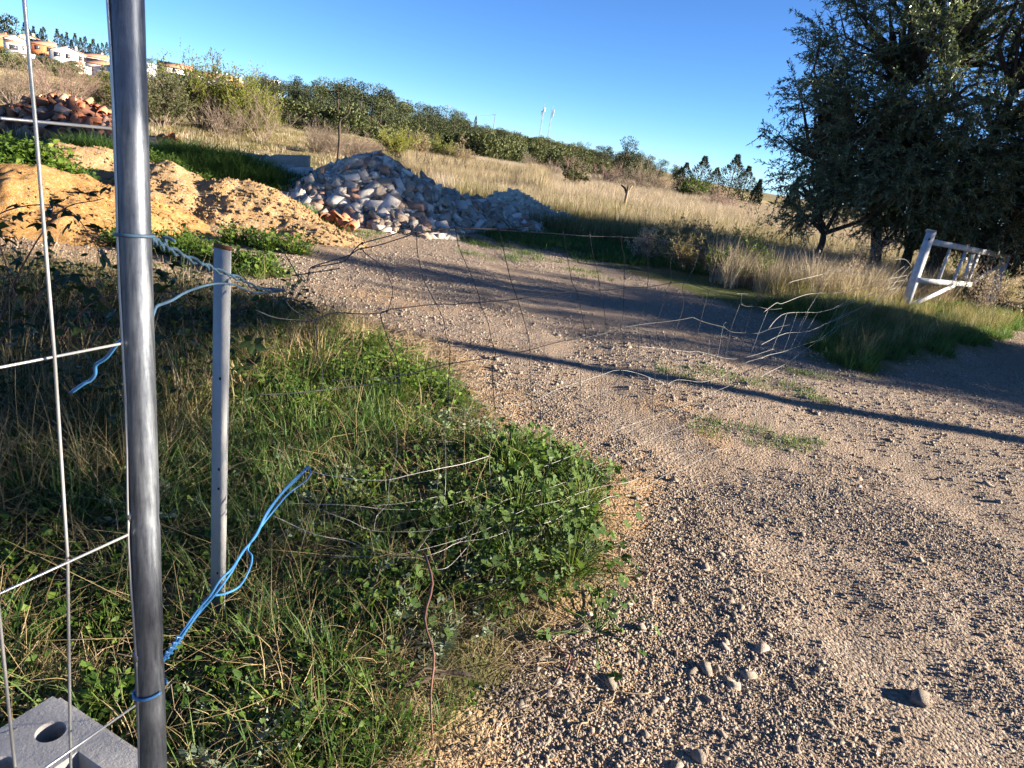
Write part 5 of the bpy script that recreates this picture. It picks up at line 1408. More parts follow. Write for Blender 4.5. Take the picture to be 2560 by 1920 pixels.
field("field_grass", "wide field of tall dry straw coloured grass beyond the track", 17000, -9, 33, 14.5, 58, fld, (.62, 1.02), 941, edge_f, .8)
field("field_grass", "greener grass fringe along the near edge of the dry field", 2600, -7, 30, 13, 22, fldh, (.7, 1.2), 942, lambda x, y: y > 13.2 + .35 * np.maximum(0, 1 - x), .5)
field("field_grass", "thin dry grass on the hillside meadow below the houses", 9000, -42, -9, 17, 95, [clump(895 + k, 46, .4, (.12, .38), (.005, .010), (.2, 1.0), M['field_green' if k else 'field'], 3) for k in range(3)], (.8, 1.3), 943, lambda x, y: fbm(x * .12, y * .12, 99, 3) > -.2, .75)

# ------------------------------------------------------------------ woody plants
def branching(seed, h, spread, n0, n1, n2, r0, lean=.0, drop=.0):
    """many-stemmed shrub: returns tubes V, F and twig tips with directions"""
    r = np.random.default_rng(seed)
    def grow(st, d, L, curve, K=4):
        t = np.linspace(0, 1, K)[None, :, None]
        bend = r.normal(0, curve, (len(st), 1, 3)); 
        return st[:, None] + d[:, None] * L[:, None, None] * t + bend * L[:, None, None] * t ** 2
    az = r.uniform(0, 6.283, n0); el = np.arctan2(1.0, spread / h * r.uniform(.1, 1.1, n0))
    d0 = np.column_stack([np.cos(az) * np.cos(el), np.sin(az) * np.cos(el), np.sin(el)]); d0[:, 0] += lean
    st0 = np.column_stack([np.cos(az), np.sin(az), np.zeros(n0)]) * (spread * .12 * r.random(n0))[:, None]
    P0 = grow(st0, d0, h * r.uniform(.55, .95, n0), .10)
    Vs, Fs, n = [], [], 0
    def add(P, r_a, r_b):
        nonlocal n
        V, F = tubes_np(P, np.linspace(r_a, r_b, P.shape[1])[None] * np.ones((len(P), 1)))
        Vs.append(V); Fs.append(F + n); n += len(V)
    add(P0, r0, r0 * .4)
    def kids(P, m, Lf, ang):
        i = np.repeat(np.arange(len(P)), m); t = r.uniform(.25, 1, len(i))
        K = P.shape[1] - 1; f = t * K; a = np.minimum(f.astype(int), K - 1); u = (f - a)[:, None]
        st = P[i, a] * (1 - u) + P[i, a + 1] * u
        d = P[i, -1] - P[i, 0]; L0 = np.linalg.norm(d, axis=1); d = d / L0[:, None]
        d = d + r.normal(0, ang, d.shape); d[:, 2] += .15 - drop; d /= np.linalg.norm(d, axis=1)[:, None]
        return grow(st, d, L0 * Lf * r.uniform(.5, 1.1, len(i)), .12)
    P1 = kids(P0, n1, .5, .5); add(P1, r0 * .42, r0 * .16)
    P2 = kids(P1, n2, .55, .6); add(P2, r0 * .2, r0 * .09)
    tipP = np.concatenate([P1, P2])
    return np.concatenate(Vs), np.concatenate(Fs), tipP, r

def bare_shrub(nm, label, cat, x, y, h, spread, seed, mat, dens=(16, 7, 6), r0=None, group=None):
    V, F, _, _ = branching(seed, h, spread, *dens, r0 or max(.012, h * .008))
    V[:, 2] += 0
    o = obj(nm, np_mesh(nm, V, [F], [M[mat]]), None, (x, y, gz(x, y) - .05))
    return tag(o, label, cat, group)

def leafy_shrub(nm, label, cat, x, y, h, spread, seed, wood, leaf, dens=(12, 7, 6), nl=6, L=.06, W=.02, group=None, r0=None):
    V, F, T, r = branching(seed, h, spread, *dens, r0 or h * .009)
    root = thing(nm, label, cat, (x, y, gz(x, y) - .05), 0, group)
    obj("branches", np_mesh("branches", V, [F], [M[wood]]), root)
    i = np.repeat(np.arange(len(T)), nl); t = r.uniform(.3, 1, len(i))[:, None]
    p = T[i, 1] * (1 - t) + T[i, -1] * t
    d = (T[i, -1] - T[i, 0]); d /= np.linalg.norm(d, axis=1)[:, None] + 1e-9
    V, F = leaves_np(p, d + r.normal(0, .6, d.shape), L * r.uniform(.6, 1.2, len(i)), W, r)
    obj("leaves", np_mesh("leaves", V, [F], [M[leaf]]), root)
    return root

# ------------------------------------------------------------------ big olive-like trees at the gate
def leaf_tree(seed, stems, crown, n_cl, n_tw, n_lf, L, W, cbot):
    """stems: list of base points with heights; crown: list of ellipsoids (cx,cy,cz,rx,ry,rz)"""
    r = np.random.default_rng(seed)
    cl = []
    vol = np.array([c[3] * c[4] * c[5] for c in crown]); vol = vol / vol.sum()
    while len(cl) < n_cl:
        c = crown[int(r.choice(len(crown), p=vol))]
        u = r.normal(size=3); u /= np.linalg.norm(u); q = r.random() ** .42
        p = np.array(c[:3]) + u * q * np.array(c[3:])
        if p[2] < cbot: continue
        if fbm(np.array([p[0] * .55]), np.array([p[2] * .55 + p[1] * .3]), seed, 3)[0] < -.30 - .3 * r.random(): continue
        cl.append(p)
    cl = np.array(cl)
    wood = MB(); tips = []
    for (bx, by, tx, ty, hz_, rd, *z0_) in stems:
        t = np.linspace(0, 1, 6)[:, None]
        P = np.array((bx, by, z0_[0] if z0_ else -.15)) * (1 - t) + np.array((tx, ty, hz_)) * t + r.normal(0, .09, (6, 3)) * np.array((1, 1, .2)) * np.sin(t * 3.1) * (.15 if cbot > 3 else 1)
        wood.tube(smooth_path(P, 3), np.linspace(rd, rd * .45, 16), 9); tips.append(P)
    ends = np.concatenate(tips)
    # limbs: from the nearest point well below on a stem to every cluster
    P4 = []
    for c in cl:
        dd = np.linalg.norm((ends - c) * np.array((1, 1, .7)), axis=1) + np.where(ends[:, 2] > c[2] - .1, 2.0, 0) + np.where(ends[:, 2] < .5, 3.0, 0)
        s = ends[dd.argmin()]
        m1 = s * .65 + c * .35 + r.normal(0, .12, 3) + (0, 0, .15); m2 = s * .3 + c * .7 + r.normal(0, .12, 3) + (0, 0, .12)
        P4.append([s, m1, m2, c])
    V, F = tubes_np(np.array(P4), np.array([[.045, .03, .018, .007]]) * r.uniform(.7, 1.2, (n_cl, 1)), 5)
    wood.add(V, F)
    cc = cl.mean(0)
    i = np.repeat(np.arange(n_cl), n_tw)
    out = cl - cc; out /= np.linalg.norm(out, axis=1)[:, None] + 1e-9
    d = out[i] * .75 + r.normal(0, .75, (len(i), 3)) + np.array((0, 0, .15)); d /= np.linalg.norm(d, axis=1)[:, None]
    Lt = r.uniform(.25, .66, len(i)); st = cl[i] + r.normal(0, .10, (len(i), 3))
    t = np.linspace(0, 1, 4)[None, :, None]
    PT = st[:, None] + d[:, None] * Lt[:, None, None] * t + np.array((0, 0, -.16)) * (Lt[:, None, None] * t) ** 2 * 1.5
    V, F = tubes_np(PT, np.linspace(.0050, .0018, 4)[None] * np.ones((len(i), 1)), 3)
    wood.add(V, F)
    k = np.repeat(np.arange(len(i)), n_lf); tt = r.uniform(.1, 1.02, len(k)); f = np.clip(tt * 3, 0, 2.999); a = f.astype(int); u = (f - a)[:, None]
    p = PT[k, a] * (1 - u) + PT[k, a + 1] * u
    dl = d[k] * .9 + r.normal(0, .62, (len(k), 3))
    V, F = leaves_np(p, dl, L * r.uniform(.65, 1.15, len(k)), W * r.uniform(.8, 1.2, len(k)), r, .1)
    return wood.mesh("trunk", M['bark'], True), np_mesh("crown", V, [F], [M['olive']])

def place_tree(label, x, y, me, group, rz=0, s=1.0, nm="olive_tree", cat="tree"):
    root = thing(nm, label, cat, (x, y, gz(x, y)), rz, group)
    obj("trunk", me[0], root); obj("crown", me[1], root)
    root.scale = (s, s, s)
    return root
G_OL = "dark silvery trees beside the gate"
tA = leaf_tree(1001, [(0, 0, .4, .2, 3.6, .13), (-.8, .3, -1.3, .5, 3.4, .11), (.7, -.2, 1.5, -.2, 3.8, .12), (-.2, .6, -.3, 1.2, 4.0, .10), (-1.9, .2, -2.6, .1, 2.0, .07)],
               [(0, .2, 3.9, 3.1, 1.95, 2.9), (-1.3, 0, 2.5, 2.1, 1.7, 1.6), (1.2, .2, 2.5, 2.3, 1.8, 1.6), (-1.9, .3, 1.7, 1.2, 1.3, 1.0), (1.2, .6, 1.4, 2.0, 1.3, .8), (.4, .3, 1.7, 2.6, 1.5, .9)], 720, 14, 28, .09, .0185, .7)
place_tree("dark silvery leaved tree with feathery outline rising behind the white gate", 7.3, 13.5, tA, G_OL)
tB = leaf_tree(1002, [(0, 0, .3, .2, 3.2, .12), (.6, .3, 1.2, .5, 3.0, .10), (-.5, .2, -1.0, .1, 2.9, .09)],
               [(0, 0, 3.5, 2.8, 2.5, 1.7), (-.6, -.2, 2.7, 2.2, 2.0, 1.0)], 300, 14, 28, .092, .0185, 1.8)
place_tree("nearer silvery tree with sunlit leaf tips beside the gate's far post", 11.0, 12.6, tB, G_OL)
tC = leaf_tree(1003, [(0, 0, .2, .2, 3.0, .12), (-.7, 0, -1.2, .1, 2.8, .10), (.8, .1, 1.3, 0, 2.8, .1)],
               [(0, 0, 3.4, 3.2, 2.6, 2.4), (-1.2, 0, 1.6, 2.0, 2.0, 1.4), (1.2, 0, 1.7, 2.2, 2.0, 1.4)], 300, 13, 22, .115, .026, .25)
place_tree("bushy silvery tree filling the gap low behind the tall one", 10.6, 13.5, tC, G_OL, 0, .66)

# trees and thicket along the sunny side of the yard: they throw the shade across the track
G_ROW = "trees along the sunny side of the track"
place_tree("low dense tree by the track whose shade bars the gravel", 13.4, 7.2, tC, G_ROW, 0, .66)
place_tree("low dense tree leaning to the gate whose shade covers the grass mound", 15.0, 7.5, tC, G_ROW, 3.1, .66)
place_tree("thick low tree behind the first, closing the shade over the gravel", 16.4, 7.0, tC, G_ROW, .1, .64)
place_tree("low spreading tree beyond the others by the track's sunny side", 18.5, 7.4, tC, G_ROW, 3.2, .72)
tD = leaf_tree(1004, [(0, 0, .02, -.10, 4.8, .15), (0, -.05, -.6, -1.6, 6.2, .08, 4.2), (0, -.1, .5, -2.4, 6.2, .07, 4.4)],
               [(.0, -2.1, 6.25, 2.4, 1.9, 2.3), (0, -3.4, 6.0, 2.2, 1.9, 2.2)], 290, 13, 22, .10, .024, 3.6)
place_tree("tall straight trunked tree whose trunk shadow crosses the track", 13.2, 4.86, tD, G_ROW)

# ------------------------------------------------------------------ conifers, pines, cypresses of the hill
def pine(seed, h, w, tone='pine', n=1100, q=.42, bottom=.2):
    r = np.random.default_rng(seed)
    mb = MB(); mb.tube([(0, 0, -.5), (r.normal(0, .1), 0, h * .5), (r.normal(0, .15), r.normal(0, .15), h * .9)], [h * .022, h * .016, h * .006], 6)
    lob = []
    for k in range(9):
        z = h * r.uniform(bottom + .1, .86); f = 1 - abs((z / h - .55)) * 1.1
        a = r.uniform(0, 6.28); o_ = w * .36 * r.random() ** .6
        lob.append((math.cos(a) * o_, math.sin(a) * o_, z, w * .24 * f * r.uniform(.7, 1.3), h * .10 * r.uniform(.8, 1.3)))
    lob.append((0, 0, h * .86, w * .25, h * .13))
    lob = np.array(lob)
    i = r.integers(0, len(lob), n); u = r.normal(size=(n, 3)); u /= np.linalg.norm(u, axis=1)[:, None]; rad = r.random(n)[:, None] ** .3
    p = lob[i, :3] + u * rad * np.column_stack([lob[i, 3], lob[i, 3], lob[i, 4]])
    d = u * .8 + r.normal(0, .6, (n, 3)) + (0, 0, .3)
    V, F = leaves_np(p, d, q * r.uniform(.6, 1.3, n), q * .42, r)
    return mb.mesh("trunk", M['bark']), np_mesh("crown", V, [F], [M[tone]])

def cypress(seed, h, w, tone='pine_dark', n=900, q=.35, ragged=.0):
    r = np.random.default_rng(seed)
    mb = MB(); mb.tube([(0, 0, -.4), (0, 0, h * .5), (0, 0, h * .95)], [h * .02, h * .012, .01], 5)
    z = h * r.random(n) ** .8; prof = w / 2 * np.clip(np.minimum(1.0, (1 - z / h) * 1.9 + .03), .03, 1) * (1 + ragged * np.sin(z * 3.1 + 6.28 * r.random(n) * .2) * .5)
    a = r.uniform(0, 6.283, n); rad = prof * r.random(n) ** .35
    if ragged: rad *= 1 + ragged * .6 * vnoise(z * 1.7, a * 1.2, seed)
    p = np.column_stack([rad * np.cos(a), rad * np.sin(a), z])
    d = np.column_stack([np.cos(a) * (.3 + ragged), np.sin(a) * (.3 + ragged), np.full(n, 1.0 - ragged * .3)]) + r.normal(0, .22, (n, 3))
    V, F = leaves_np(p, d, q * r.uniform(.6, 1.3, n), q * .3, r)
    return mb.mesh("trunk", M['bark']), np_mesh("crown", V, [F], [M[tone]])

def put(nm, label, cat, x, y, me, s, group=None, rz=0.0, sz=1.0, dz=0.0):
    root = thing(nm, label, cat, (x, y, gz(x, y) + dz), rz, group)
    obj("trunk", me[0], root); obj("crown", me[1], root)
    root.scale = (s, s, s * sz)
    return root

pines = [pine(1100 + k, 9, 6.5, 'pine' if k % 2 else 'pine_deep', 1500, .36) for k in range(7)]
r = np.random.default_rng(55)
wood_pts = []
for (a0, a1, r0, r1, n) in ((-21.5, -17, 100, 150, 34), (-19, -8.5, 78, 98, 48), (-18, -11.5, 96, 150, 74), (-12, -6.5, 98, 150, 44), (-8, -2.5, 120, 200, 20), (-16, -13, 120, 160, 14)):
    k = 0
    for _ in range(4000):
        x, y = polar(r.uniform(a0, a1), r.uniform(r0, r1))
        if all((x - p[0]) ** 2 + (y - p[1]) ** 2 > 4.3 ** 2 for p in wood_pts):
            wood_pts.append((x, y)); k += 1
            if k >= n: break
for i, (x, y) in enumerate(wood_pts):
    az = math.degrees(math.atan2(x, y)); rr = math.hypot(x, y)
    big_ = np.interp(az, [-22, -19, -16, -13.5, -11, -9, -4], [.60, .70, .76, .80, .76, .66, .46]) * np.interp(rr, [80, 96, 150], [.72, .85, 1.05])
    put("pine_tree", "dark green pine in the " + ("lower front" if rr < 112 else "middle" if rr < 132 else "skyline row") + " of the wood, " + ("toward the houses" if az < -17.5 else "over the rubble heap" if az > -12.5 else "at its full height"), "tree", x, y, pines[i % 7], big_ * .95 * r.uniform(.75, 1.2), "pines of the hillside wood", r.uniform(0, 6.28), r.uniform(.78, 1.0))
# hillside scrub: bushes one can count
def bush_me(seed, n=1000, q=.19, tone='scrub'):
    rr = np.random.default_rng(seed)
    lob = np.column_stack([rr.normal(0, .45, 6), rr.normal(0, .45, 6), rr.uniform(.35, .9, 6), rr.uniform(.45, .7, 6)])
    i = rr.integers(0, 6, n); u = rr.normal(size=(n, 3)); u /= np.linalg.norm(u, axis=1)[:, None]
    p = lob[i, :3] + u * (lob[i, 3] * rr.random(n) ** .3)[:, None]; p[:, 2] = np.maximum(p[:, 2], -.1)
    V, F = leaves_np(p, u + rr.normal(0, .6, (n, 3)), q * rr.uniform(.6, 1.2, n), q * .5, rr)
    return np_mesh("scrub_bush", V, [F], [M[tone]])
bushes = [bush_me(1200 + k) for k in range(5)]
cnt = 0
while cnt < 230:
    az = r.uniform(-11, 8); rr = r.uniform(95, 290)
    if az > 3 and rr < 110: continue
    x, y = polar(az, rr)
    if fbm(np.array([x * .03]), np.array([y * .02]), 63, 3)[0] < -.28: continue
    o = obj("scrub_bush", bushes[cnt % 5], None, (x, y, gz(x, y) - .1), (0, 0, r.uniform(0, 6.28)), None)
    s = r.uniform(.9, 2.3); o.scale = (s * r.uniform(.9, 1.4), s, s * r.uniform(.8, 1.2))
    tag(o, "low round bush " + ("low" if rr < 150 else "halfway up" if rr < 220 else "high") + " on the open slope, " + ("next to the wood" if az < -6 else "below the radio masts" if az < 2 else "toward the round pine"), "bush", "scrub on the slope below the masts"); cnt += 1
# trees along the far right skyline
for k in range(34):
    az = r.uniform(1.5, 10); rr = r.uniform(130, 260); x, y = polar(az, rr)
    put("pine_tree", "small pine standing along the low skyline beside the round pine", "tree", x, y, pines[k % 5], r.uniform(.35, .62), "pines on the low skyline", r.uniform(0, 6.28))
x, y = polar(5.75, 62)
put("pine_tree", "tall round headed pine alone behind the dry field", "tree", x, y, pine(1300, 3.7, 3.1, 'pine_deep', 2600, .15, -.05), 1.0, None, .3)
x, y = polar(-6.0, 150)
put("cypress", "single dark column cypress on the slope left of the masts", "tree", x, y, cypress(1301, 5.2, 1.3, 'pine_dark', 500, .3), 1.0)
# low hedge-like hill bushes further left, in front of the wood
for k in range(40):
    az = r.uniform(-23, -9.5); rr = r.uniform(72, 96); x, y = polar(az, rr)
    o = obj("scrub_bush", bushes[k % 5], None, (x, y, gz(x, y) - .1), (0, 0, r.uniform(0, 6.28))); s = r.uniform(.9, 1.9); o.scale = (s * 1.3, s, s)
    tag(o, "green bush at the lower margin of the hillside wood", "bush", "bushes at the margin of the wood")

# dark conifer group right of the round pine
dk = [cypress(1310 + k, 3.6, 1.9, 'pine_dark', 1500, .22, .55) for k in range(3)]
cg = [(10.3, 41, .50, "leftmost dark spiky conifer of the clump beyond the dry grass"), (11.5, 42, .64, "tall pointed conifer second in the dark clump"), (12.55, 43, .52, "thin lighter conifer in the gap of the dark clump"),
      (13.75, 41, .72, "tallest dark conifer with a forked top"), (14.75, 42, .60, "ragged conifer next to the forked tallest one"), (10.0, 43, .44, "small dark conifer behind the leftmost of the clump")]
for k, (az, rr, s, lab) in enumerate(cg):
    x, y = polar(az, rr); put("conifer", lab, "tree", x, y, dk[k % 3], s, "dark conifers beyond the dry field", k * 1.3)
for az, rr, h, w_, lab in ((15.75, 40, 1.5, .6, "short pointed cypress column beside the dark conifers"), (18.25, 38, 1.8, .6, "slim lone cypress column near the silvery tree")):
    x, y = polar(az, rr); put("cypress", lab, "tree", x, y, cypress(int(rr * 7), h, w_, 'pine_dark', 1100, .16), 1.0, None)

# ------------------------------------------------------------------ shrubs of the middle distance
x, y = polar(-25.2, 33); leafy_shrub("willow_bush", "tall yellow green willow bush full of bright shoots behind the galvanised post", "bush", x, y, 2.6, 2.5, 1401, 'twig_grey', 'willow', (36, 11, 9), 6, .085, .03, None, .02)
x, y = polar(-22.6, 32); leafy_shrub("willow_bush", "lower spreading yellow green bush right of the tall willow", "bush", x, y, 1.75, 2.2, 1402, 'twig_grey', 'willow', (40, 12, 9), 8, .08, .03, None, .015)
x, y = polar(-27.8, 30); leafy_shrub("willow_bush", "dull green bush between the tile heap and the galvanised post", "bush", x, y, 1.5, 1.9, 1403, 'twig_grey', 'scrub', (26, 10, 8), 7, .07, .028, None, .018)
x, y = polar(-30.2, 33); leafy_shrub("willow_bush", "mixed green and bare bush above the tile heap", "bush", x, y, 1.5, 2.2, 1404, 'twig_grey', 'willow', (26, 9, 8), 5, .07, .026, None, .018)
x, y = polar(-33.6, 30); bare_shrub("bare_bush", "bare reddish brown thicket behind the tile heap", "bush", x, y, 1.7, 2.2, 1405, 'twig_pink', (26, 9, 7), .016)
x, y = polar(-36.2, 29); bare_shrub("bare_bush", "grey bare bush at the end of the meadow behind leafy weeds", "bush", x, y, 1.5, 2.0, 1406, 'twig_grey', (22, 9, 7), .016)
x, y = polar(-24.0, 28); bare_shrub("bare_bush", "grey leafless bush at the foot of the tall willow", "bush", x, y, 1.3, 1.6, 1407, 'twig_grey', (22, 9, 7), .012)
x, y = polar(-21.4, 30); bare_shrub("bare_bush", "pale leafless bush between willow and dark hedge", "bush", x, y, 1.7, 1.5, 1408, 'twig_grey', (16, 8, 6), .014)
x, y = polar(-18.3, 50)
for k in range(5):
    xx, yy = polar(-19.4 + k * .8, 52); o = obj("hedge_bush", bush_me(1410 + k, 800, .14, 'pine_dark'), None, (xx, yy, gz(xx, yy)), (0, 0, k)); o.scale = (.75, .6, .75)
    tag(o, "dark bush in the short hedge on the meadow", "bush", "dark hedge on the meadow")
for k, (az, rr, h, s) in enumerate(((-17.4, 27, 1.0, 1.3), (-16.2, 27, .95, 1.4), (-14.9, 28, .95, 1.4), (-13.6, 29, .85, 1.3))):
    x, y = polar(az, rr); bare_shrub("bare_bush", "grey leafless bush in the thicket rising behind the rubble heap", "bush", x, y, h, s, 1420 + k, 'twig_grey', (24, 9, 7), .012, "bare thicket behind the rubble")
x, y = polar(-15.9, 24)
tr = thing("dead_tree", "thin bare tree trunk with one bent limb behind the rubble heap", "tree", (x, y, gz(x, y)))
mb = MB(); mb.tube(smooth_path([(0, 0, -.1), (.02, 0, .6), (-.02, 0, 1.2), (.10, 0, 1.35), (.24, 0, 1.5), (.27, 0, 1.62)], 3), np.linspace(.045, .018, 16), 6); mb.build("trunk", M['bark'], tr, True)
mb = MB(); mb.tube([(0, 0, 1.2), (-.12, .05, 1.5), (-.1, .05, 1.8)], [.02, .012, .006], 5); mb.tube([(.2, 0, 1.55), (.5, .1, 1.7), (.65, .1, 1.72)], [.015, .01, .005], 5); mb.build("limb", M['bark'], tr, True)
# yellow reeds and shrubs over the right shoulder of the rubble
for k, (az, rr, h, s, mt) in enumerate(((-11.8, 34, 1.2, 1.2, 'willow'), (-10.2, 36, 1.05, 1.4, 'reed'), (-8.4, 38, 1.0, 1.4, 'willow'), (-6.9, 38, .9, 1.3, 'reed'))):
    x, y = polar(az, rr); leafy_shrub("reed_bush", ["yellow green bush behind the top of the rubble heap", "straw yellow bush beside the rubble heap's peak", "olive green bush over the rubble's right shoulder", "pale yellow bush at the head of the reed bed"][k], "bush", x, y, h, s, 1430 + k, 'dead_stem', mt, (20, 8, 6), 5, .09, .022, None, .012)
for k in range(6):
    x, y = polar(-9.8 + k * 1.15, 24 + k * .7); bare_shrub("dead_stalks", "thin dark dead stalks sticking out of the reeds", "dead plant", x, y, .95, .7, 1440 + k, 'bark', (7, 3, 2), .011, "dead stalks in the reeds")
r2 = np.random.default_rng(66)
reed = [clump(1450 + k, 40, .3, (.7, 1.25), (.004, .008), (.05, .45), M['reed'], 3) for k in range(3)]
field("reed_bed", "bed of tall golden reeds behind the pale limestone heap", 1900, -11, 0, 22, 40, reed, (.62, .9), 944, lambda x, y: fbm(x * .2, y * .2, 65, 2) > -.25)
for k, (az, rr, h, s, mt, lab) in enumerate(((2.0, 44, 1.9, 1.6, 'twig_pink', "bare pinkish bush in the dry field's far edge, left of the round pine"), (4.4, 38, 2.0, 1.9, 'twig_pink', "wide bare pinkish bush in front of the round pine"), (5.8, 37, 1.7, 1.5, 'twig_grey', "grey bare bush at the round pine's foot"),
        (7.3, 38, 2.3, 1.7, 'twig_grey', "tall bare grey tree between round pine and dark conifers"), (8.6, 39, 1.8, 1.5, 'twig_grey', "bare grey bush left of the dark conifers"), (12.8, 32, 1.35, 1.7, 'twig_pink', "pink budding bush before the dark conifers"), (14.6, 31, 1.0, 1.2, 'twig_pink', "small pinkish bush before the tallest conifer"), (17.0, 32, .8, 1.3, 'twig_grey', "low bare bush by the slim cypress"), (-1.4, 42, 1.4, 1.3, 'twig_grey', "bare bush at the end of the reed bed"), (.3, 40, 1.3, 1.3, 'twig_grey', "bare bush on the slope below the two masts"))):
    x, y = polar(az, rr); bare_shrub("bare_bush", lab, "bush", x, y, h * .66, s * .8, 1460 + k, mt, (24, 9, 7), .013)
x, y = polar(11.0, 36); leafy_shrub("ivy_bush", "bright green ivy clad bush before the dark conifer clump", "bush", x, y, .9, .8, 1480, 'twig_grey', 'mallow', (14, 7, 6), 6, .07, .05, None, .01)
x, y = polar(2.2, 30); leafy_shrub("reed_bush", "small olive green bush at the far edge of the dry field", "bush", x, y, 1.0, .9, 1481, 'dead_stem', 'scrub', (14, 7, 6), 6, .07, .03, None, .01)
# leaning timber stump standing in the dry field
x, y = polar(6.3, 21.5)
o = thing("tree_stump", "pale split tree stump poking out of the dry field grass", "stump", (x, y, gz(x, y)))
mb = MB(); mb.tube([(0, 0, 0), (.01, 0, .45), (.02, 0, .78)], [.05, .045, .04], 9); mb.build("trunk", M['dead_stem'], o)
mb = MB(); mb.tube([(.01, 0, .6), (.06, 0, .72), (.12, 0, .80)], [.035, .032, .028], 8); mb.build("branch", M['dead_stem'], o)
mb = MB(); mb.tube([(0, 0, .55), (-.08, 0, .7), (-.2, 0, .76)], [.03, .03, .022], 8); mb.build("branch", M['bark'], o)

# weeds and shrubs along the right verge of the track
for k, (x, y, h, s, wd, lf, nl, lab) in enumerate(((2.3, 11.0, .62, .7, 'dead_stem', 'field_green', 5, "dense olive green weed clump where the track bends"), (2.9, 10.4, .5, .65, 'dead_stem', 'weed', 5, "dark leafy weed clump at the track edge before the gate"),
        (3.4, 11.6, .75, .6, 'dead_stem', 'willow', 4, "yellow green shrub in the tall verge grass"), (1.75, 11.5, .5, .45, 'dead_stem', 'field', 4, "pale dried thistle clump at the bend of the track"), (2.6, 12.3, .7, .6, 'dead_stem', 'field_green', 4, "tall weed clump at the edge of the dry field"),
        (4.6, 10.9, .65, .8, 'twig_grey', 'field', 2, "dead brown bramble tangle beside the white gate post"), (5.3, 12.2, .9, .9, 'twig_grey', 'field', 2, "dead grey bramble tangle behind the white gate post"), (7.3, 11.6, .8, .6, 'twig_grey', 'field', 2, "bare bramble stems threaded through the gate bars"))):
    leafy_shrub("weed_clump", lab, "weeds", x, y, h, s, 1500 + k, wd, lf, (16, 7, 5), nl, .045, .014, "weed clumps along the gate verge", .006)
mb = MB(); zz = gz(2.55, 9.6); mb.tube([(2.62, 9.7, zz), (2.66, 9.7, zz + .6), (2.69, 9.7, zz + 1.25)], [.006, .005, .003], 5)
tag(mb.build("dead_stalk", M['dead_stem']), "single tall thin dead stalk standing before the dry field", "dead plant")

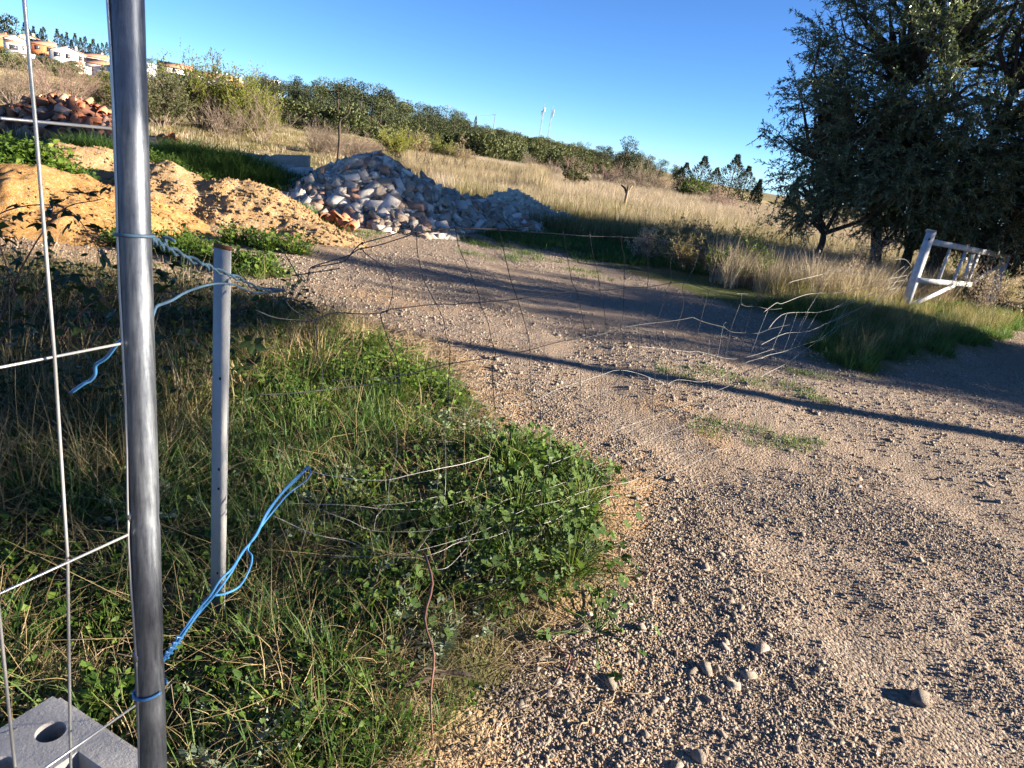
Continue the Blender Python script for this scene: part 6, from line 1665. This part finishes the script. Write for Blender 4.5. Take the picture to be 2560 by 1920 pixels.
# ------------------------------------------------------------------ houses on the hill
def house(lab, az, rr, w, d, h, rz, wall, roof='gable', rh=None, floors=2, nwin=3, zoff=0.0, cat="house", wing=None, chimney=True):
    x, y = polar(az, rr)
    root = thing("house", lab, cat, (x, y, 1.5 + (zoff - 1.5) * .84), R_(rz * .4 - az)); d = d * .65; root.scale = (.84,) * 3
    rh = rh or w * .16
    mb = MB(); mb.box((0, 0, h / 2 - 2.5), (w, d, h + 5.0))
    if roof == 'gable_front':
        V = np.array([(-w / 2, -d / 2, h), (w / 2, -d / 2, h), (0, -d / 2, h + rh), (-w / 2, d / 2, h), (w / 2, d / 2, h), (0, d / 2, h + rh)]); mb.add(V, [np.array([(0, 1, 2), (4, 3, 5)])])
    elif roof == 'gable':
        V = np.array([(-w / 2, -d / 2, h), (-w / 2, d / 2, h), (-w / 2, 0, h + rh), (w / 2, -d / 2, h), (w / 2, d / 2, h), (w / 2, 0, h + rh)]); mb.add(V, [np.array([(1, 0, 2), (3, 4, 5)])])
    mb.build("walls", M[wall], root)
    o_, t = .35, .18
    rf = MB()
    if roof == 'gable':
        for s in (-1, 1):
            a = np.array((0, s * (d / 2 + o_), h - rh * o_ * 2 / d)); b = np.array((0, 0, h + rh + .12))
            n_ = np.array((0, s * rh, d / 2)); n_ /= np.linalg.norm(n_)
            for q in (0,):
                V = []
                for xx in (-w / 2 - o_, w / 2 + o_):
                    for p in (a, b): V += [p + (xx, 0, 0) + n_ * .02, p + (xx, 0, 0) + n_ * t]
                V = np.array(V); rf.add(V, np.array([(0, 2, 6, 4), (1, 5, 7, 3), (0, 4, 5, 1), (2, 3, 7, 6), (0, 1, 3, 2), (4, 6, 7, 5)]))
    elif roof == 'gable_front':
        for s in (-1, 1):
            a = np.array((s * (w / 2 + o_), 0, h - rh * o_ * 2 / w)); b = np.array((0, 0, h + rh + .12))
            n_ = np.array((s * rh, 0, w / 2)); n_ /= np.linalg.norm(n_)
            V = []
            for yy in (-d / 2 - o_, d / 2 + o_):
                for p in (a, b): V += [p + (0, yy, 0) + n_ * .02, p + (0, yy, 0) + n_ * t]
            V = np.array(V); rf.add(V, np.array([(0, 2, 6, 4), (1, 5, 7, 3), (0, 4, 5, 1), (2, 3, 7, 6), (0, 1, 3, 2), (4, 6, 7, 5)]))
    elif roof == 'hip':
        W2, D2 = w / 2 + o_, d / 2 + o_; rl_ = max(.3, (w - d) / 2)
        V = np.array([(-W2, -D2, h), (W2, -D2, h), (W2, D2, h), (-W2, D2, h), (-rl_, 0, h + rh), (rl_, 0, h + rh), (-W2, -D2, h - .15), (W2, -D2, h - .15), (W2, D2, h - .15), (-W2, D2, h - .15)])
        rf.add(V, [np.array([(0, 1, 5, 4), (2, 3, 4, 5), (6, 7, 1, 0), (7, 8, 2, 1), (8, 9, 3, 2), (9, 6, 0, 3), (9, 8, 7, 6)]), np.array([(1, 2, 5), (3, 0, 4)])])
    else:
        rf.box((0, 0, h + .1), (w + .3, d + .3, .25))
    ro = rf.build("roof", M['house_roof' if roof != 'flat' else wall], root)
    if chimney and roof != 'flat':
        ch = MB(); ch.box((w * .25, d * .1, h + rh + .2), (.6, .6, 1.2)); ch.build("chimney", M[wall], ro)
    fh = h / floors
    rg_ = random.Random(lab)
    for f in range(floors):
        for k in range(nwin):
            xx = -w / 2 + w * (k + .5) / nwin + rg_.uniform(-.3, .3)
            ww, hh = (rg_.choice([.9, 1.2, 1.6]), 1.3) if f or rg_.random() < .6 else (1.2, 2.1)
            zz = fh * f + (1.5 if hh < 2 else 1.1)
            wi = MB(); wi.box((xx, -d / 2 - .03, zz), (ww, .1, hh)); wi = wi.build("window", M['window'], root)
            fr = MB(); fr.box((xx, -d / 2 - .06, zz - hh / 2 - .06), (ww + .25, .18, .1)); fr.build("sill", M[wall], wi)
        wi = MB(); wi.box((w / 2 + .03, rg_.uniform(-.2, .2) * d, fh * f + 1.5), (.1, 1.1, 1.3)); wi.build("window", M['window'], root)
    if wing:
        wx, ww, wd, wh = wing
        mb = MB(); mb.box((wx, -d / 2 - wd / 2, wh / 2 - 1.5), (ww, wd, wh + 3)); mb.build("porch", M[wall], root)
        rf = MB(); rf.bar((wx, -d / 2 - wd - .3, wh), (wx, -d / 2, wh + .7), ww + .4, .16, (0, 0, 1)); rf.build("porch_roof", M['house_roof'], root)
        wi = MB(); wi.box((wx, -d / 2 - wd - .03, wh * .45), (ww * .55, .1, wh * .6)); wi.build("window", M['window'], root)
    return root
house("terracotta roofed orange house at the very end of the hill row", -36.7, 262, 7, 7, 3.4, 10, 'house_orange', 'gable', 1.2, 1, 2, 2.8)
house("white gabled house with a lower front beside the cream one", -35.9, 250, 6.2, 7, 3.6, 14, 'house_white', 'gable_front', 1.1, 1, 2, 2.7, wing=(-1.0, 4.2, 2.5, 2.6))
house("tall cream house with terracotta gable behind the white gabled one", -35.3, 266, 7.4, 8, 4.4, 18, 'house_cream', 'gable_front', 1.2, 2, 2, 3.2)
house("bright orange walled house with long clay roof below the cypresses", -34.5, 258, 7.0, 7, 2.6, 12, 'house_orange', 'gable', 1.0, 1, 2, 3.8)
house("large white two storey house with a clay roof over the meadow wall", -33.2, 232, 9.3, 8, 5.2, 14, 'house_white', 'gable_front', 1.3, 2, 3, -.2, wing=(2.4, 3.2, 2.6, 2.4))
house("clay roofed pinkish house behind the white one with three windows", -31.7, 246, 8.6, 7, 2.6, 10, 'house_pink', 'gable', .9, 1, 3, 2.6)
house("white single storey house with three dark windows by the galvanised post", -31.3, 222, 8.6, 7, 3.1, 8, 'house_white', 'gable', 1.0, 1, 3, .0)
house("white house just right of the galvanised post above the willow", -28.4, 215, 7, 7, 4.6, 6, 'house_white', 'flat', None, 2, 2, .8)
house("white terrace house half hidden by the tall willow", -27.0, 215, 9, 7, 4.2, 5, 'house_white', 'gable', 1.0, 2, 3, 1.5)
house("long white house behind the willow's outer shoots", -24.9, 210, 8.5, 7, 4.0, 5, 'house_white', 'gable', 1.0, 2, 3, .7)
house("white two storey gabled house at the wood's edge", -24.0, 200, 3.6, 6, 3.6, 4, 'house_white', 'gable_front', .7, 2, 1, 1.2)
house("yellow flat roofed house above the white ones at the wood's edge", -23.4, 214, 5.2, 6, 4.2, 4, 'house_yellow', 'flat', None, 2, 2, 1.6)
house("lowest white house with clay roof at the wood's edge", -23.1, 192, 5.6, 6, 3.7, 2, 'house_white', 'gable', 1.0, 2, 2, -.6)
house("pale apartment block peeping between the pines", -20.9, 240, 6.5, 6, 6.2, 0, 'house_white', 'flat', None, 3, 4, 1.4, "apartment block")
# low white garden walls below the houses
for k, (a0, a1, rr, h, lab) in enumerate(((-33.9, -31.9, 214, 1.5, "white garden wall below the large two storey house"), (-36.4, -34.4, 232, 1.4, "white garden wall below the cream house"), (-31.7, -30.2, 206, 1.3, "white terrace wall below the single storey house"))):
    x0, y0 = polar(a0, rr); x1, y1 = polar(a1, rr)
    mb = MB()
    mb.bar((x0, y0, gz(x0, y0) + h * .4), (x1, y1, gz(x1, y1) + h * .4), h + 1.0, .3, (0, 1, 0)); 
    tag(mb.build("garden_wall", M['house_white']), lab, "wall")

# cypresses and pines crowning the hill behind the houses
cyp = [cypress(1600 + k, 9, 2.6, 'pine_dark', 420, .75, .25) for k in range(4)]
def row(azs, rr, hs, group, lab):
    for k, az in enumerate(azs):
        x, y = polar(az, rr + (k * 7 % 5)); put("cypress", lab, "tree", x, y, cyp[k % 4], hs[k % len(hs)] / 9.0, group, k * 1.1)
row([-35.4, -35.15, -34.95, -34.75, -34.55, -34.4], 282, [7.5, 6.0, 7.0, 5.2, 6.8], "cypresses behind the orange house", "dark cypress in the group behind the orange house")
row([-33.7, -33.45, -33.2, -32.95, -32.75], 278, [7.6, 6.6, 7.2, 5.6, 7.4], "cypresses behind the white two storey house", "dark cypress in the row behind the large white house")
row([-32.45, -32.2, -31.95, -31.75, -31.5, -31.25, -31.0], 274, [6.6, 7.2, 5.4, 7.0, 5.8, 6.4], "cypresses behind the galvanised post", "dark cypress in the row running behind the galvanised post")
x, y = polar(-36.3, 275); put("pine_tree", "big dark round pine over the end house of the hill", "tree", x, y, pine(1610, 9.5, 9, 'pine_dark', 900, .8, .1), 1.0)
for k, (az, rr, s) in enumerate(((-29.2, 232, .62), (-28.4, 236, .7), (-27.6, 238, .6), (-23.0, 205, .55), (-22.3, 180, .62), (-21.7, 170, .7), (-22.0, 160, .6))):
    x, y = polar(az, rr); put("pine_tree", ["pine above the first white house right of the galvanised post", "round pine behind the willow's top", "low pine on the ridge over the willow", "pine above the yellow house", "pine beside the lowest white house", "dark pine where the wood meets the houses", "bushy pine at the wood's near corner"][k], "tree", x, y, pines[k % 5], s, None, k)
# garden bushes among the houses
for k in range(46):
    az = r.uniform(-37.5, -29.5) if k < 32 else r.uniform(-29, -22.5); rr = r.uniform(196, 255) if k < 32 else r.uniform(150, 200); x, y = polar(az, rr)
    o = obj("scrub_bush", bushes[k % 5], None, (x, y, gz(x, y) - .1), (0, 0, r.uniform(0, 6.28))); s = r.uniform(.9, 1.9); o.scale = (s * 1.3, s, s)
    tag(o, "round green garden bush on the slope among the houses", "bush", "garden bushes among the houses")
for k in range(26):
    az = r.uniform(-37, -27); rr = r.uniform(95, 190); x, y = polar(az, rr)
    o = obj("scrub_bush", bushes[k % 5], None, (x, y, gz(x, y) - .1), (0, 0, r.uniform(0, 6.28))); s = r.uniform(.6, 1.3); o.scale = (s * 1.5, s, s)
    tag(o, "low bush on the dry meadow below the houses", "bush", "bushes on the dry meadow")

# ------------------------------------------------------------------ radio masts, poles and lines
def mast(az, rr, h, lab, seed):
    x, y = polar(az, rr); root = thing("radio_mast", lab, "radio mast", (x, y, gz(x, y) - .5), .4)
    w0, w1 = .36, .30
    cor = [(math.cos(a), math.sin(a)) for a in (0, 2.094, 4.189)]
    for cx, cy_ in cor:
        mb = MB(); mb.tube([(cx * w0, cy_ * w0, 0), (cx * w1, cy_ * w1, h)], .04, 5); mb.build("leg", M['mast'], root)
    br = MB(); n = 16
    for k in range(n):
        z0, z1 = h * k / n, h * (k + 1) / n
        for j in range(3):
            a, b = cor[j], cor[(j + 1) % 3]
            br.tube([(a[0] * w0, a[1] * w0, z0), (b[0] * w0 * .95, b[1] * w0 * .95, z1)], .03, 4, 0, False); br.tube([(a[0] * w0, a[1] * w0, z1), (b[0] * w0, b[1] * w0, z1)], .025, 4, 0, False)
    br.build("lattice", M['mast'], root)
    rr_ = random.Random(seed)
    for k in range(5):
        a = rr_.uniform(0, 6.28); z = h - .5 - k * .45
        mb = MB(); mb.box((math.cos(a) * .75, math.sin(a) * .75, z), (.3, .2, 1.5)); mb.bar((0, 0, z), (math.cos(a) * .7, math.sin(a) * .7, z), .05, .05); mb.build("antenna", M['mast'], root)
    mb = MB(); mb.tube([(0, 0, h), (0, 0, h + 1.6)], .04, 4); mb.build("tip_rod", M['mast'], root)
mast(-1.05, 330, 16.5, "left of the two slim lattice radio masts, slightly taller antennas", 1)
mast(-.40, 335, 16.5, "second slim lattice radio mast with a boxy antenna head, nearer the round pine", 2)
poles = []
for k, (az, rr, h, lab) in enumerate(((-25.1, 240, 7.5, "thin power pole on the ridge right of the willow"), (-12.6, 230, 8, "tiny power pole over the wood's slope"), (-8.2, 240, 8, "tiny power pole on the ridge left of the masts"), (-4.6, 250, 8, "tiny power pole on the ridge nearest the masts"))):
    x, y = polar(az, rr); z = gz(x, y); root = thing("power_pole", lab, "power pole", (x, y, z - .5), -R_(az))
    mb = MB(); mb.tube([(0, 0, 0), (0, 0, h)], [.16, .10], 6); mb.build("pole", M['pole'], root)
    mb = MB(); mb.box((0, 0, h - .4), (1.8, .12, .12)); mb.build("crossarm", M['pole'], root)
    poles.append((x, y, z + h - .8))
for a, b, lab in ((1, 2, "thin power line strung over the slope behind the rubble"), (2, 3, "thin power line on the ridge ending left of the masts")):
    A_, B_ = np.array(poles[a]), np.array(poles[b]); t = np.linspace(0, 1, 12)[:, None]
    P = A_ + (B_ - A_) * t - np.array((0, 0, 1.2)) * (4 * t * (1 - t)); mb = MB(); mb.tube(P, .03, 3, 0, False); tag(mb.build("power_line", M['pole']), lab, "power line")
